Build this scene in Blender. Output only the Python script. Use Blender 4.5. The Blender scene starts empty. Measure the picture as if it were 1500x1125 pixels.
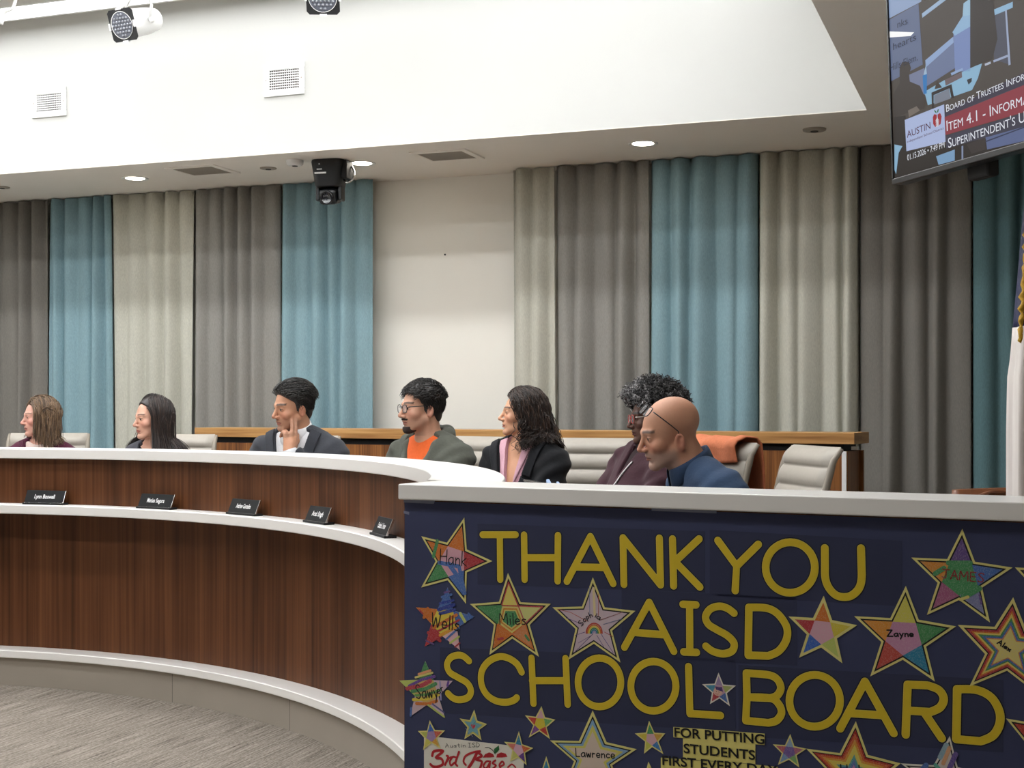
import bpy, bmesh, math, random
import numpy as np
from mathutils import Vector, Matrix

# ------------------------------------------------------------------ camera, world, exposure
SC = bpy.context.scene
COL = SC.collection
F = 2000.0           # focal length in pixels of a 1500 px wide frame
CZ = 1.306           # eye height (m)
cam_data = bpy.data.cameras.new('camera')
cam = bpy.data.objects.new('camera', cam_data)
COL.objects.link(cam)
cam.location = (0, 0, CZ)
cam.rotation_euler = (math.radians(90), 0, 0)
cam_data.sensor_width = 36.0
cam_data.lens = 36.0 * F / 1500.0
cam_data.shift_y = 0.025
cam_data.clip_start = 0.05
SC.camera = cam
SC.view_settings.view_transform = 'Standard'
SC.view_settings.look = 'None'
SC.view_settings.exposure = 0.0
SC.view_settings.gamma = 1.0
SC.view_settings.use_curve_mapping = False
world = bpy.data.worlds.new('world'); SC.world = world
world.use_nodes = True
world.node_tree.nodes['Background'].inputs[0].default_value = (0.9, 0.95, 1.0, 1)
world.node_tree.nodes['Background'].inputs[1].default_value = 0.05
TRAY_LIGHT = 7.0      # linear lights in the ceiling tray (emission strength)
ROOM_LIGHT = 24.0
DOWN_LIGHT = 30.0

# ------------------------------------------------------------------ helpers
RAD = math.radians
CAM = Vector((0, 0, CZ))
def ray(px, py): return Vector(((px-750)/F, 1.0, (600-py)/F))
def at(px, py, Y): return CAM + ray(px, py)*Y
def onz(px, py, z):
    r = ray(px, py); return CAM + r*((z-CZ)/r.z)
def onplane(px, py, P, n):
    r = ray(px, py); return CAM + r*((P-CAM).dot(n)/r.dot(n))
E1 = Vector((0.9379, -0.3470, 0)); E2 = Vector((0.3470, 0.9379, 0)); EZ = Vector((0, 0, 1))
def RM(a, b, z): return E1*a + E2*b + EZ*z          # room axes: a along the back wall, b towards it
ROOM = Matrix((( E1.x, E2.x, 0, 0), (E1.y, E2.y, 0, 0), (0, 0, 1, 0), (0, 0, 0, 1)))

def srgb(c):
    if isinstance(c, str):
        c = c.lstrip('#'); c = [int(c[i:i+2], 16)/255 for i in (0, 2, 4)]
    return tuple((x/12.92 if x <= 0.04045 else ((x+0.055)/1.055)**2.4) for x in c)
def lin(c): return srgb(c) + (1.0,)

MATS = {}
def mat(name, color, rough=0.6, metal=0.0, emit=None, estr=1.0, spec=0.5, noise=None, coat=0):
    if name in MATS: return MATS[name]
    m = bpy.data.materials.new(name); m.use_nodes = True
    nt = m.node_tree; b = nt.nodes['Principled BSDF']
    b.inputs['Base Color'].default_value = lin(color)
    b.inputs['Roughness'].default_value = rough
    b.inputs['Metallic'].default_value = metal
    b.inputs['Specular IOR Level'].default_value = spec
    b.inputs['Coat Weight'].default_value = coat
    if emit is not None:
        b.inputs['Emission Color'].default_value = lin(emit)
        b.inputs['Emission Strength'].default_value = estr
    if noise:
        scale, amount, bump = noise
        tc = nt.nodes.new('ShaderNodeTexCoord'); n = nt.nodes.new('ShaderNodeTexNoise')
        n.inputs['Scale'].default_value = scale; n.inputs['Detail'].default_value = 4
        nt.links.new(tc.outputs['Object'], n.inputs['Vector'])
        if amount:
            hsv = nt.nodes.new('ShaderNodeHueSaturation'); hsv.inputs['Color'].default_value = lin(color)
            mr = nt.nodes.new('ShaderNodeMapRange'); mr.inputs['To Min'].default_value = 1-amount; mr.inputs['To Max'].default_value = 1+amount
            mr.inputs['From Min'].default_value = .25; mr.inputs['From Max'].default_value = .75
            nt.links.new(n.outputs['Fac'], mr.inputs['Value']); nt.links.new(mr.outputs['Result'], hsv.inputs['Value'])
            nt.links.new(hsv.outputs['Color'], b.inputs['Base Color'])
        if bump:
            bp = nt.nodes.new('ShaderNodeBump'); bp.inputs['Strength'].default_value = bump; bp.inputs['Distance'].default_value = 0.01
            nt.links.new(n.outputs['Fac'], bp.inputs['Height']); nt.links.new(bp.outputs['Normal'], b.inputs['Normal'])
    MATS[name] = m; return m

def ramp_mat(name, vec_scale, stops, rough=0.5, coord='Object', nscale=1.0, detail=6, distort=0.0, rot=(0,0,0), bump=0.0, vec_scale2=None, spec=0.5):
    """noise stretched by vec_scale -> colour ramp"""
    if name in MATS: return MATS[name]
    m = bpy.data.materials.new(name); m.use_nodes = True
    nt = m.node_tree; b = nt.nodes['Principled BSDF']
    tc = nt.nodes.new('ShaderNodeTexCoord'); mp = nt.nodes.new('ShaderNodeMapping')
    mp.inputs['Scale'].default_value = vec_scale; mp.inputs['Rotation'].default_value = rot
    n = nt.nodes.new('ShaderNodeTexNoise'); n.inputs['Scale'].default_value = nscale
    n.inputs['Detail'].default_value = detail; n.inputs['Distortion'].default_value = distort
    r = nt.nodes.new('ShaderNodeValToRGB')
    els = r.color_ramp.elements
    while len(els) < len(stops): els.new(0.5)
    for e, (p, c) in zip(els, stops): e.position = p; e.color = lin(c)
    nt.links.new(tc.outputs[coord], mp.inputs['Vector']); nt.links.new(mp.outputs['Vector'], n.inputs['Vector'])
    fac = n.outputs['Fac']
    if vec_scale2:
        mp2 = nt.nodes.new('ShaderNodeMapping'); mp2.inputs['Scale'].default_value = vec_scale2; mp2.inputs['Rotation'].default_value = rot
        n2 = nt.nodes.new('ShaderNodeTexNoise'); n2.inputs['Scale'].default_value = nscale; n2.inputs['Detail'].default_value = 2
        nt.links.new(tc.outputs[coord], mp2.inputs['Vector']); nt.links.new(mp2.outputs['Vector'], n2.inputs['Vector'])
        mx = nt.nodes.new('ShaderNodeMath'); mx.operation = 'ADD'
        nt.links.new(n.outputs['Fac'], mx.inputs[0]); nt.links.new(n2.outputs['Fac'], mx.inputs[1])
        hf = nt.nodes.new('ShaderNodeMath'); hf.operation = 'MULTIPLY'; hf.inputs[1].default_value = .5
        nt.links.new(mx.outputs[0], hf.inputs[0]); fac = hf.outputs[0]
    nt.links.new(fac, r.inputs['Fac']); nt.links.new(r.outputs['Color'], b.inputs['Base Color'])
    b.inputs['Roughness'].default_value = rough; b.inputs['Specular IOR Level'].default_value = spec
    if bump:
        bp = nt.nodes.new('ShaderNodeBump'); bp.inputs['Strength'].default_value = bump; bp.inputs['Distance'].default_value = 0.01
        nt.links.new(n.outputs['Fac'], bp.inputs['Height']); nt.links.new(bp.outputs['Normal'], b.inputs['Normal'])
    MATS[name] = m; return m

def attr_mat(name, rough=0.6, spec=0.4, bump=None, vary=0.0, sheen=0.0, sss=0.0):
    """material that takes its own colour from the mesh's colour attribute"""
    if name in MATS: return MATS[name]
    m = bpy.data.materials.new(name); m.use_nodes = True
    nt = m.node_tree; b = nt.nodes['Principled BSDF']
    a = nt.nodes.new('ShaderNodeVertexColor'); a.layer_name = 'Col'
    out = a.outputs['Color']
    if vary or bump:
        tc = nt.nodes.new('ShaderNodeTexCoord'); n = nt.nodes.new('ShaderNodeTexNoise'); n.inputs['Detail'].default_value = 5
        n.inputs['Scale'].default_value = bump[0] if bump else 60
        nt.links.new(tc.outputs['Object'], n.inputs['Vector'])
    if vary:
        hsv = nt.nodes.new('ShaderNodeHueSaturation'); nt.links.new(out, hsv.inputs['Color'])
        mr = nt.nodes.new('ShaderNodeMapRange'); mr.inputs['To Min'].default_value = 1-vary; mr.inputs['To Max'].default_value = 1+vary
        mr.inputs['From Min'].default_value = .3; mr.inputs['From Max'].default_value = .7
        nt.links.new(n.outputs['Fac'], mr.inputs['Value']); nt.links.new(mr.outputs['Result'], hsv.inputs['Value']); out = hsv.outputs['Color']
    nt.links.new(out, b.inputs['Base Color'])
    if bump:
        bp = nt.nodes.new('ShaderNodeBump'); bp.inputs['Strength'].default_value = bump[1]; bp.inputs['Distance'].default_value = 0.004
        nt.links.new(n.outputs['Fac'], bp.inputs['Height']); nt.links.new(bp.outputs['Normal'], b.inputs['Normal'])
    b.inputs['Roughness'].default_value = rough; b.inputs['Specular IOR Level'].default_value = spec
    b.inputs['Sheen Weight'].default_value = sheen
    if sss:
        b.inputs['Subsurface Weight'].default_value = sss; b.inputs['Subsurface Radius'].default_value = (0.012, 0.005, 0.003); b.inputs['Subsurface Scale'].default_value = 0.5
    MATS[name] = m; return m

ROOTM = {}
def tag(o, label=None, cat=None, group=None, kind=None):
    if label: o['label'] = label
    if cat: o['category'] = cat
    if group: o['group'] = group
    if kind: o['kind'] = kind
    return o
def root(name, loc, label, cat, group=None, rz=0.0):
    o = bpy.data.objects.new(name, None); COL.objects.link(o)
    o.empty_display_size = 0.05
    o.location = loc; o.rotation_euler = (0, 0, rz)
    tag(o, label, cat, group)
    ROOTM[o.name] = Matrix.Translation(Vector(loc)) @ Matrix.Rotation(rz, 4, 'Z')
    return o
def topof(o):
    while o.parent: o = o.parent
    return o
def link_mesh(name, me, parent=None):
    o = bpy.data.objects.new(name, me); COL.objects.link(o)
    if parent is not None: o.parent = parent
    return o

class MB:
    """collects shapes in world coordinates (or in the thing's own when local=True)"""
    def __init__(s): s.v = []; s.f = []; s.mi = []; s.sm = []; s.uv = {}
    def add(s, vs, fs, mi=0, smooth=False):
        o = len(s.v); s.v += [Vector(v) for v in vs]
        for f in fs: s.f.append([i+o for i in f]); s.mi.append(mi); s.sm.append(smooth)
        return s
    def box(s, lo, hi, M=None, mi=0):
        x0, y0, z0 = lo; x1, y1, z1 = hi
        vs = [Vector(p) for p in ((x0,y0,z0),(x1,y0,z0),(x1,y1,z0),(x0,y1,z0),(x0,y0,z1),(x1,y0,z1),(x1,y1,z1),(x0,y1,z1))]
        if M is not None: vs = [M @ v for v in vs]
        return s.add(vs, [(0,3,2,1),(4,5,6,7),(0,1,5,4),(1,2,6,5),(2,3,7,6),(3,0,4,7)], mi)
    def bbox(s, lo, hi, r=0.004, M=None, mi=0):
        bm = bmesh.new(); c = [(a+b)/2 for a, b in zip(lo, hi)]; d = [b-a for a, b in zip(lo, hi)]
        bmesh.ops.create_cube(bm, size=1, matrix=Matrix.Translation(c) @ Matrix.Diagonal((*d, 1)))
        bmesh.ops.bevel(bm, geom=bm.edges[:], offset=min(r, min(d)*.49), segments=2, affect='EDGES', profile=.5)
        return s.frombm(bm, M, mi)
    def frombm(s, bm, M=None, mi=0, smooth=False):
        bm.verts.ensure_lookup_table(); bm.verts.index_update()
        vs = [v.co.copy() for v in bm.verts]
        if M is not None: vs = [M @ v for v in vs]
        s.add(vs, [[v.index for v in f.verts] for f in bm.faces], mi, smooth); bm.free(); return s
    def prism(s, poly, depth, M, mi=0, smooth=False):
        """poly in the xy plane of M, extruded from z=0 to z=depth"""
        n = len(poly)
        area = sum(poly[i][0]*poly[(i+1) % n][1]-poly[(i+1) % n][0]*poly[i][1] for i in range(n))
        if area < 0: poly = poly[::-1]
        vs = [M @ Vector((x, y, 0)) for x, y in poly]+[M @ Vector((x, y, depth)) for x, y in poly]
        fs = [list(range(n))[::-1], list(range(n, 2*n))]+[(i, (i+1) % n, n+(i+1) % n, n+i) for i in range(n)]
        return s.add(vs, fs, mi, smooth)
    def tube(s, path, rad, seg=8, mi=0, caps=True, closed=False, flat=1.0):
        P = [Vector(p) for p in path]; n = len(P)
        if not hasattr(rad, '__len__'): rad = [rad]*n
        T = []
        for i in range(n):
            a = P[(i-1) % n] if (closed or i > 0) else P[i]; b = P[(i+1) % n] if (closed or i < n-1) else P[i]
            t = (b-a); T.append(t.normalized() if t.length > 1e-9 else Vector((0, 0, 1)))
        u = T[0].orthogonal().normalized(); vs = []
        for i in range(n):
            u = (u - T[i]*u.dot(T[i])); u = u.normalized() if u.length > 1e-6 else T[i].orthogonal().normalized()
            w = T[i].cross(u)
            for k in range(seg):
                an = 2*math.pi*k/seg; vs.append(P[i]+(u*math.cos(an)+w*math.sin(an)*flat)*rad[i])
        fs = []
        for i in range(n if closed else n-1):
            j = (i+1) % n
            for k in range(seg):
                l = (k+1) % seg; fs.append((i*seg+k, i*seg+l, j*seg+l, j*seg+k))
        if caps and not closed: fs += [list(range(seg))[::-1], [(n-1)*seg+k for k in range(seg)]]
        return s.add(vs, fs, mi, True)
    def lathe(s, prof, M, seg=24, mi=0, smooth=True, caps=True):
        """prof [(r, z)] around the z axis of M"""
        vs = []; fs = []; n = len(prof)
        for r, z in prof:
            for k in range(seg):
                a = 2*math.pi*k/seg; vs.append(M @ Vector((r*math.cos(a), r*math.sin(a), z)))
        for i in range(n-1):
            for k in range(seg):
                l = (k+1) % seg; fs.append((i*seg+k, i*seg+l, (i+1)*seg+l, (i+1)*seg+k))
        s.add(vs, fs, mi, smooth)
        if caps:
            s.add(vs[:seg], [list(range(seg))[::-1]], mi); s.add(vs[-seg:], [list(range(seg))], mi)
        return s
    def ball(s, c, r, mi=0, seg=16, rings=10, M=None):
        bm = bmesh.new(); bmesh.ops.create_uvsphere(bm, u_segments=seg, v_segments=rings, radius=1)
        if not hasattr(r, '__len__'): r = (r, r, r)
        MM = Matrix.Translation(c) @ (M or Matrix()) @ Matrix.Diagonal((*r, 1))
        return s.frombm(bm, MM, mi, True)
    def build(s, name, mats, parent=None, local=False, recalc=True):
        me = bpy.data.meshes.new(name)
        vs = s.v
        if parent is not None and not local:
            Mi = ROOTM[topof(parent).name].inverted(); vs = [Mi @ v for v in vs]
        me.from_pydata([tuple(v) for v in vs], [], s.f)
        if not hasattr(mats, '__len__'): mats = [mats]
        for m in mats: me.materials.append(m)
        me.polygons.foreach_set('material_index', s.mi); me.polygons.foreach_set('use_smooth', s.sm)
        if recalc:
            bm = bmesh.new(); bm.from_mesh(me); bmesh.ops.recalc_face_normals(bm, faces=bm.faces[:]); bm.to_mesh(me); bm.free()
        me.update()
        return link_mesh(name, me, parent)

def set_smooth_by_angle(o, ang=40):
    me = o.data
    bm = bmesh.new(); bm.from_mesh(me)
    for f in bm.faces: f.smooth = True
    for e in bm.edges:
        if len(e.link_faces) == 2 and e.calc_face_angle(0) > RAD(ang): e.smooth = False
    bm.to_mesh(me); bm.free()

def frame(o, x, y, z):
    """matrix with the given axes"""
    return Matrix(((x.x, y.x, z.x, o.x), (x.y, y.y, z.y, o.y), (x.z, y.z, z.z, o.z), (0, 0, 0, 1)))

def text_mesh(txt, M, height=None, width=None, depth=0.0005, center=True, smallcaps=False, bold=0.0, maxw=None):
    """printed lettering: mesh verts/faces in the xy plane of M; M's origin = middle (or left-middle)"""
    cu = bpy.data.curves.new('lettering', 'FONT'); cu.body = txt; cu.size = 1.0; cu.extrude = 0; cu.offset = bold
    cu.resolution_u = 4
    if smallcaps:
        cu.small_caps_scale = 0.78
        for i, ch in enumerate(txt):
            if ch.islower(): cu.body_format[i].use_small_caps = True
    ob = bpy.data.objects.new('lettering', cu); COL.objects.link(ob)
    dg = bpy.context.evaluated_depsgraph_get(); dg.update()
    me = bpy.data.meshes.new_from_object(ob.evaluated_get(dg))
    vs = [v.co.copy() for v in me.vertices]; fs = [list(p.vertices) for p in me.polygons]
    bpy.data.objects.remove(ob); bpy.data.curves.remove(cu); bpy.data.meshes.remove(me)
    if not vs: return [], []
    x0 = min(v.x for v in vs); x1 = max(v.x for v in vs); capy = 0.69
    sy = (height or 0.1)/capy; sx = sy if width is None else width/(x1-x0)
    if height is None: sy = sx
    cx = (x0+x1)/2 if center else x0
    vs = [M @ Vector(((v.x-cx)*sx, (v.y-capy/2)*sy, depth)) for v in vs]
    return vs, fs

random.seed(7); np.random.seed(7)
# ------------------------------------------------------------------ materials of the room
M_soffit = mat('painted_ceiling', '#f3eee6', .9, noise=(3, .015, 0))
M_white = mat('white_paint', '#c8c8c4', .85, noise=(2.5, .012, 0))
M_wall = mat('wall_paint', '#f0ede4', .85, noise=(2, .015, 0))
M_trim = mat('white_solid_surface', '#f1eeea', .28)
M_light = mat('light_diffuser', '#ffffff', .5, emit='#fbfdff', estr=TRAY_LIGHT)
M_room_light = mat('room_light_diffuser', '#ffffff', .5, emit='#fbfdff', estr=ROOM_LIGHT)
M_front_light = mat('added_front_light_diffuser', '#ffffff', .5, emit='#fbfdff', estr=ROOM_LIGHT*1.15)  # unseen front strip, added to brighten the banner and podium
M_down = mat('downlight_lens', '#ffffff', .5, emit='#fff6e6', estr=DOWN_LIGHT)
M_black = mat('black_plastic', '#15171a', .35)
M_blackmat = mat('matt_black', '#0c0c0e', .7)
M_chrome = mat('polished_aluminium', '#c9c9c9', .2, 1.0)
M_white_metal = mat('white_enamel', '#e8e8e6', .4)
M_grille_dark = mat('vent_shadow', '#4a4743', .9)
M_carpet = ramp_mat('streaked_carpet', (120, 3.6, 1), [(.33, '#453e37'), (.44, '#6f675e'), (.55, '#8b8379'), (.68, '#a79f94')], .95, nscale=1.0, detail=3, bump=.2, vec_scale2=(420, 50, 1), spec=.1)
M_walnut = ramp_mat('walnut_veneer', (7, 7, .40), [(.30, '#3d2211'), (.45, '#55321c'), (.57, '#653e25'), (.74, '#784e2f')], .40, nscale=1.4, detail=3, distort=.5, vec_scale2=(45, 45, .5), spec=.22)
M_walnut2 = ramp_mat('figured_walnut_veneer', (7, 7, .5), [(.28, '#43260f'), (.44, '#6d4222'), (.58, '#8e5c31'), (.75, '#a87545')], .4, nscale=2.2, detail=7, distort=.9, vec_scale2=(60, 60, .8), spec=.35)
M_oak = ramp_mat('honey_oak', (1.2, 1.2, 30), [(.3, '#8f6236'), (.5, '#b0814c'), (.7, '#c2955e')], .45, nscale=1.5, detail=6, distort=.4, spec=.35)
M_plinth = mat('taupe_laminate', '#a39a8e', .5, noise=(5, .03, 0))

# ------------------------------------------------------------------ room shell
Z_SOF, Z_TRAY = 2.75, 3.63
A0, A1, B0, B1 = -9.0, 2.4, -4.0, 7.82        # room
TA0, TA1, TB0, TB1 = -8.3, -0.68, -2.2, 6.767  # ceiling tray
def struct(o): o['kind'] = 'structure'; return o
m = MB(); m.box((A0-.2, B0-.2, -.1), (A1+.2, B1+.2, 0)); fl_ = struct(m.build('floor', M_carpet)); fl_.rotation_euler = (0, 0, math.atan2(E1.y, E1.x))
m = MB(); m.box((A0-.2, B1, 0), (A1+.2, B1+.15, Z_SOF+.1), ROOM); struct(m.build('wall_back', M_wall))
m = MB(); m.box((A1, B0, 0), (A1+.15, B1, Z_SOF+.1), ROOM); struct(m.build('wall_right', M_wall))
m = MB(); m.box((A0-.15, B0, 0), (A0, B1, Z_SOF+.1), ROOM); struct(m.build('wall_left', M_wall))
m = MB(); m.box((A0-.15, B0-.15, 0), (A1+.15, B0, Z_SOF+.1), ROOM); struct(m.build('wall_front', M_wall))
m = MB(); T = .06
m.box((A0, TB1+T, Z_SOF), (A1, B1, Z_SOF+.1), ROOM, 0); m.box((TA1+T, B0, Z_SOF), (A1, TB1+T, Z_SOF+.1), ROOM, 0)
m.box((A0, B0, Z_SOF), (TA0-T, TB1+T, Z_SOF+.1), ROOM, 0); m.box((TA0-T, B0, Z_SOF), (TA1+T, TB0-T, Z_SOF+.1), ROOM, 0)
zw = Z_SOF+.004
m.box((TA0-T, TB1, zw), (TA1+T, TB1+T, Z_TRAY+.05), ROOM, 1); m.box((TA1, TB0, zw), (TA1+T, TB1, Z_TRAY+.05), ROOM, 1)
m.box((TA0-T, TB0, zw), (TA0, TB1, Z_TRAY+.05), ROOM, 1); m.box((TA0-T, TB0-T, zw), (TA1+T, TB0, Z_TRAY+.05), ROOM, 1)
m.box((TA0-T, TB1, Z_SOF), (TA1+T, TB1+T, zw), ROOM, 0); m.box((TA1, TB0, Z_SOF), (TA1+T, TB1, zw), ROOM, 0); m.box((TA0-T, TB0, Z_SOF), (TA0, TB1, zw), ROOM, 0); m.box((TA0-T, TB0-T, Z_SOF), (TA1+T, TB0, zw), ROOM, 0)
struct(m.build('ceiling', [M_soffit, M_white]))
m = MB(); m.box((TA0-T, TB0-T, Z_TRAY+.05), (TA1+T, TB1+T, Z_TRAY+.15), ROOM); struct(m.build('ceiling.001', M_soffit))
m = MB(); m.box((A0, B1-.015, 0), (A1, B1-.001, .1), ROOM); struct(m.build('baseboard_back', M_plinth))

# linear lights recessed in the tray ceiling
def linear(b, label, mm, w=.2, a0=TA0+.15, a1=TA1-.3):
    c = RM((a0+a1)/2, b, Z_TRAY+.05)
    r = root('linear_light', c, label, 'ceiling light', 'linear lights of the ceiling tray')
    f = MB()
    f.box((a0-.02, b-w/2-.02, Z_TRAY), (a1+.02, b-w/2, Z_TRAY+.05), ROOM); f.box((a0-.02, b+w/2, Z_TRAY), (a1+.02, b+w/2+.02, Z_TRAY+.05), ROOM)
    f.box((a0-.02, b-w/2, Z_TRAY), (a0, b+w/2, Z_TRAY+.05), ROOM); f.box((a1, b-w/2, Z_TRAY), (a1+.02, b+w/2, Z_TRAY+.05), ROOM)
    f.build('frame', M_white_metal, r)
    d = MB(); d.box((a0, b-w/2, Z_TRAY+.012), (a1, b+w/2, Z_TRAY+.045), ROOM); d.build('diffuser', mm, r)
linear(6.50, 'long white glowing linear light along the top of the white ceiling recess wall', M_light)
for b, mm_, l_ in ((5.72, M_room_light, 'long linear light over the dais, second from the back wall'), (4.85, M_room_light, 'long linear light over the dais front, third from the back wall'), (3.6, M_room_light, 'added unseen linear light over the carpet, fourth from the back wall'), (1.8, M_front_light, 'added unseen linear light that brightens the counter front, fifth from the back wall')): linear(b, l_, mm_, .18)  # fourth and fifth lights are unseen, added to brighten room and podium front

# round downlights, detectors and grilles in the lower ceiling
def down(px, py, label):
    c = onz(px, py, Z_SOF); r = root('downlight', c, label, 'downlight', 'round downlights in the lower ceiling')
    MT = Matrix.Translation(c)
    MB().lathe([(.058, -.001), (.078, -.006), (.082, -.004), (.082, -.0005)], MT, 28, caps=False).build('trim_ring', M_white_metal, r)
    MB().lathe([(.001, -.003), (.057, -.003), (.057, -.0012), (.001, -.0012)], MT, 28).build('lens', M_down, r)
down(198, 261, 'lit round downlight nearest the left edge, above the cream curtain')
down(530, 239, 'lit round downlight just right of the black ceiling camera')
down(942, 210, 'lit round downlight above the blue curtain behind the bald man')
def disc(px, py, rad, h, name, label, cat, mm):
    c = onz(px, py, Z_SOF); MT = Matrix.Translation(c)
    o = root(name, c, label, cat)
    MB().lathe([(rad*.72, -h), (rad*.95, -h*.75), (rad, -h*.3), (rad, -.0005)], MT, 24).build('cover', mm, o)
    MB().lathe([(rad*.3, -h-.003), (rad*.35, -h)], MT, 16).build('sensor', M_grille_dark, o)
disc(432, 235, .05, .032, 'smoke_detector', 'small white round smoke detector left of the black ceiling camera', 'smoke detector', M_white_metal)
disc(393, 246, .05, .008, 'sprinkler_cover', 'flat grey round sprinkler cover above the brown-grey curtain', 'sprinkler', M_plinth)
disc(1193, 189, .06, .012, 'sprinkler_cover', 'flat round sprinkler cover left of the television', 'sprinkler', M_plinth)
disc(3, 274, .05, .008, 'sprinkler_cover', 'flat round sprinkler cover at the left edge of the lower ceiling', 'sprinkler', M_plinth)
def grille(px, py, label):
    c = onz(px, py, Z_SOF); MT = Matrix.Translation(c) @ ROOM
    r = root('ceiling_grille', c, label, 'vent', 'flat grilles in the lower ceiling')
    f = MB(); w, d = .17, .15
    for lo, hi in (((-w, -d, -.008), (w, -d+.035, 0)), ((-w, d-.035, -.008), (w, d, 0)), ((-w, -d+.035, -.008), (-w+.035, d-.035, 0)), ((w-.035, -d+.035, -.008), (w, d-.035, 0))): f.box(lo, hi, MT)
    f.build('frame', M_soffit, r)
    s = MB(); k = 14
    for i in range(k):
        y = -d+.04+(2*d-.08)*i/(k-1); s.box((-w+.035, y-.004, -.006), (w-.035, y+.004, -.001), MT)
    s.build('slats', M_plinth, r)
    MB().box((-w+.03, -d+.03, -.0012), (w-.03, d-.03, -.0004), MT).build('backing', M_grille_dark, r)
grille(297, 249, 'flat ceiling grille above the brown-grey curtain, left of the ceiling camera')
grille(655, 227, 'flat ceiling grille above the bare wall between the curtains')
# square-celled vents in the recess wall
PW = RM(0, TB1, 0); NW = -E2
def wallvent(px, py, w, h, label):
    c = onplane(px, py, PW, NW); MT = frame(c, E1, EZ, -E2)
    r = root('wall_vent', c, label, 'vent', 'wall vents high on the white recess wall')
    f = MB(); t = .035
    for lo, hi in (((-w, -h, 0), (w, -h+t, .012)), ((-w, h-t, 0), (w, h, .012)), ((-w, -h+t, 0), (-w+t, h-t, .012)), ((w-t, -h+t, 0), (w, h-t, .012))): f.bbox(lo, hi, .003, MT)
    f.build('frame', M_white_metal, r)
    MB().box((-w+t*.8, -h+t*.8, .0005), (w-t*.8, h-t*.8, .002), MT).build('backing', M_grille_dark, r)
    g = MB(); n = 14
    for i in range(n+1):
        x = -w+t+(2*w-2*t)*i/n; g.box((x-.0016, -h+t, .002), (x+.0016, h-t, .006), MT)
    g.build('upright_blades', M_white_metal, r)
    g = MB(); n = 8
    for i in range(n+1):
        z = -h+t+(2*h-2*t)*i/n; g.box((-w+t, z-.0026, .004), (w-t, z+.0026, .010), MT)
    g.build('cross_blades', M_white_metal, r)
    for x in (-w+t*.5, w-t*.5): MB().lathe([(.004, .012), (.004, .0135)], MT @ Matrix.Translation((x, 0, 0)), 10).build('screw', M_plinth, r)
wallvent(73, 150.5, .125, .088, 'white square-celled vent high on the recess wall at the left')
wallvent(417, 116.5, .130, .092, 'white square-celled vent on the recess wall above the ceiling camera')
MB().ball(RM(0, 0, 0)+onplane(652, 373, RM(0, B1, 0), NW)+NW*.002, .006).build('wall_screw', M_blackmat)
tag(bpy.data.objects['wall_screw'], 'tiny dark screw in the bare wall between the curtains', 'screw')

# ------------------------------------------------------------------ curtains
B_CUR = 7.681
def a_at(px):
    r = ray(px, 600); t = B_CUR/r.dot(E2); return (r*t).dot(E1)
def fabric(name, c):
    return ramp_mat(name, (300, 300, 60), [(.3, tuple(x*.90 for x in c)), (.7, c)], .95, nscale=1.0, detail=3, spec=.15, bump=.05)
FB = {'blue': fabric('blue_drapery', (.56, .68, .715)), 'cream': fabric('cream_drapery', (.79, .785, .735)),
      'grey': fabric('grey_drapery', (.60, .59, .57)), 'taupe': fabric('taupe_drapery', (.52, .505, .48)), 'teal': fabric('teal_drapery', (.40, .52, .54))}
def curtain(px0, px1, kind, label, seed):
    a0, a1 = a_at(px0)+.004, a_at(px1)-.004
    rng = np.random.RandomState(seed); n = int((a1-a0)/.0085)+2; rows = 22; H = Z_SOF-.006
    aa = np.linspace(a0, a1, n)
    u = aa-a0
    per = .105+.02*rng.rand()
    k = np.arange(6); am = rng.randn(6)*.55; fr = .6+k*.8; ph = rng.rand(6)*6.28
    warp = sum(am[i]*np.sin(fr[i]*u*2*math.pi/1.0+ph[i])/(1+i*.6) for i in range(6))
    phi = 2*math.pi*u/per + warp
    mod = .75+.35*np.sin(u*2*math.pi/.43+ph[0])
    low = np.sin(phi/2+ph[1]); low3 = np.sin(phi/3+ph[3])
    vs = []; fs = []
    for r in range(rows):
        t = r/(rows-1); z = H*t+.012*(1-t)
        g = (1-t)**.8
        prof = 1.7*np.sqrt(np.sin(phi/2)**2+.006)**.75-.85
        off = .046*mod*prof*(1-.25*g)+g*(.030*low+.016*low3)
        sh = .012*g*np.sin(phi/2+ph[2])
        ba = B_CUR - off
        for i in range(n):
            vs.append(RM(aa[i]+sh[i] if 0 < i < n-1 else aa[i], ba[i], z))
    for r in range(rows-1):
        for i in range(n-1):
            fs.append((r*n+i, r*n+i+1, (r+1)*n+i+1, (r+1)*n+i))
    m = MB(); m.add(vs, fs, 0, True)
    o = m.build('curtain', FB[kind], recalc=False)
    so = o.modifiers.new('thickness', 'SOLIDIFY'); so.thickness = .003
    tag(o, label, 'curtain', 'pleated curtains on the back wall')
CUR = [(-150, 72, 'taupe', 'taupe floor-length curtain at the far left edge'),
 (72, 166, 'blue', 'blue curtain behind the woman in the burgundy jacket'),
 (166, 284, 'cream', 'cream curtain behind the long-haired woman'),
 (284, 411, 'grey', 'grey curtain between cream and blue ones, left of the ceiling camera'),
 (411, 546, 'blue', 'blue curtain behind the man in the grey suit'),
 (750, 814, 'cream', 'narrow cream curtain right of the bare wall'),
 (814, 953, 'grey', 'grey curtain above the empty cream chair, left of a blue curtain'),
 (953, 1112, 'blue', 'blue curtain behind the bald man'),
 (1112, 1258, 'cream', 'cream curtain at the right end of the credenza'),
 (1258, 1424, 'taupe', 'brown-grey curtain below the television'),
 (1424, 1640, 'teal', 'teal curtain at the right edge behind the flag')]
for i, (p0, p1, k, l) in enumerate(CUR): curtain(p0, p1, k, l, 30+i)

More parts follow.
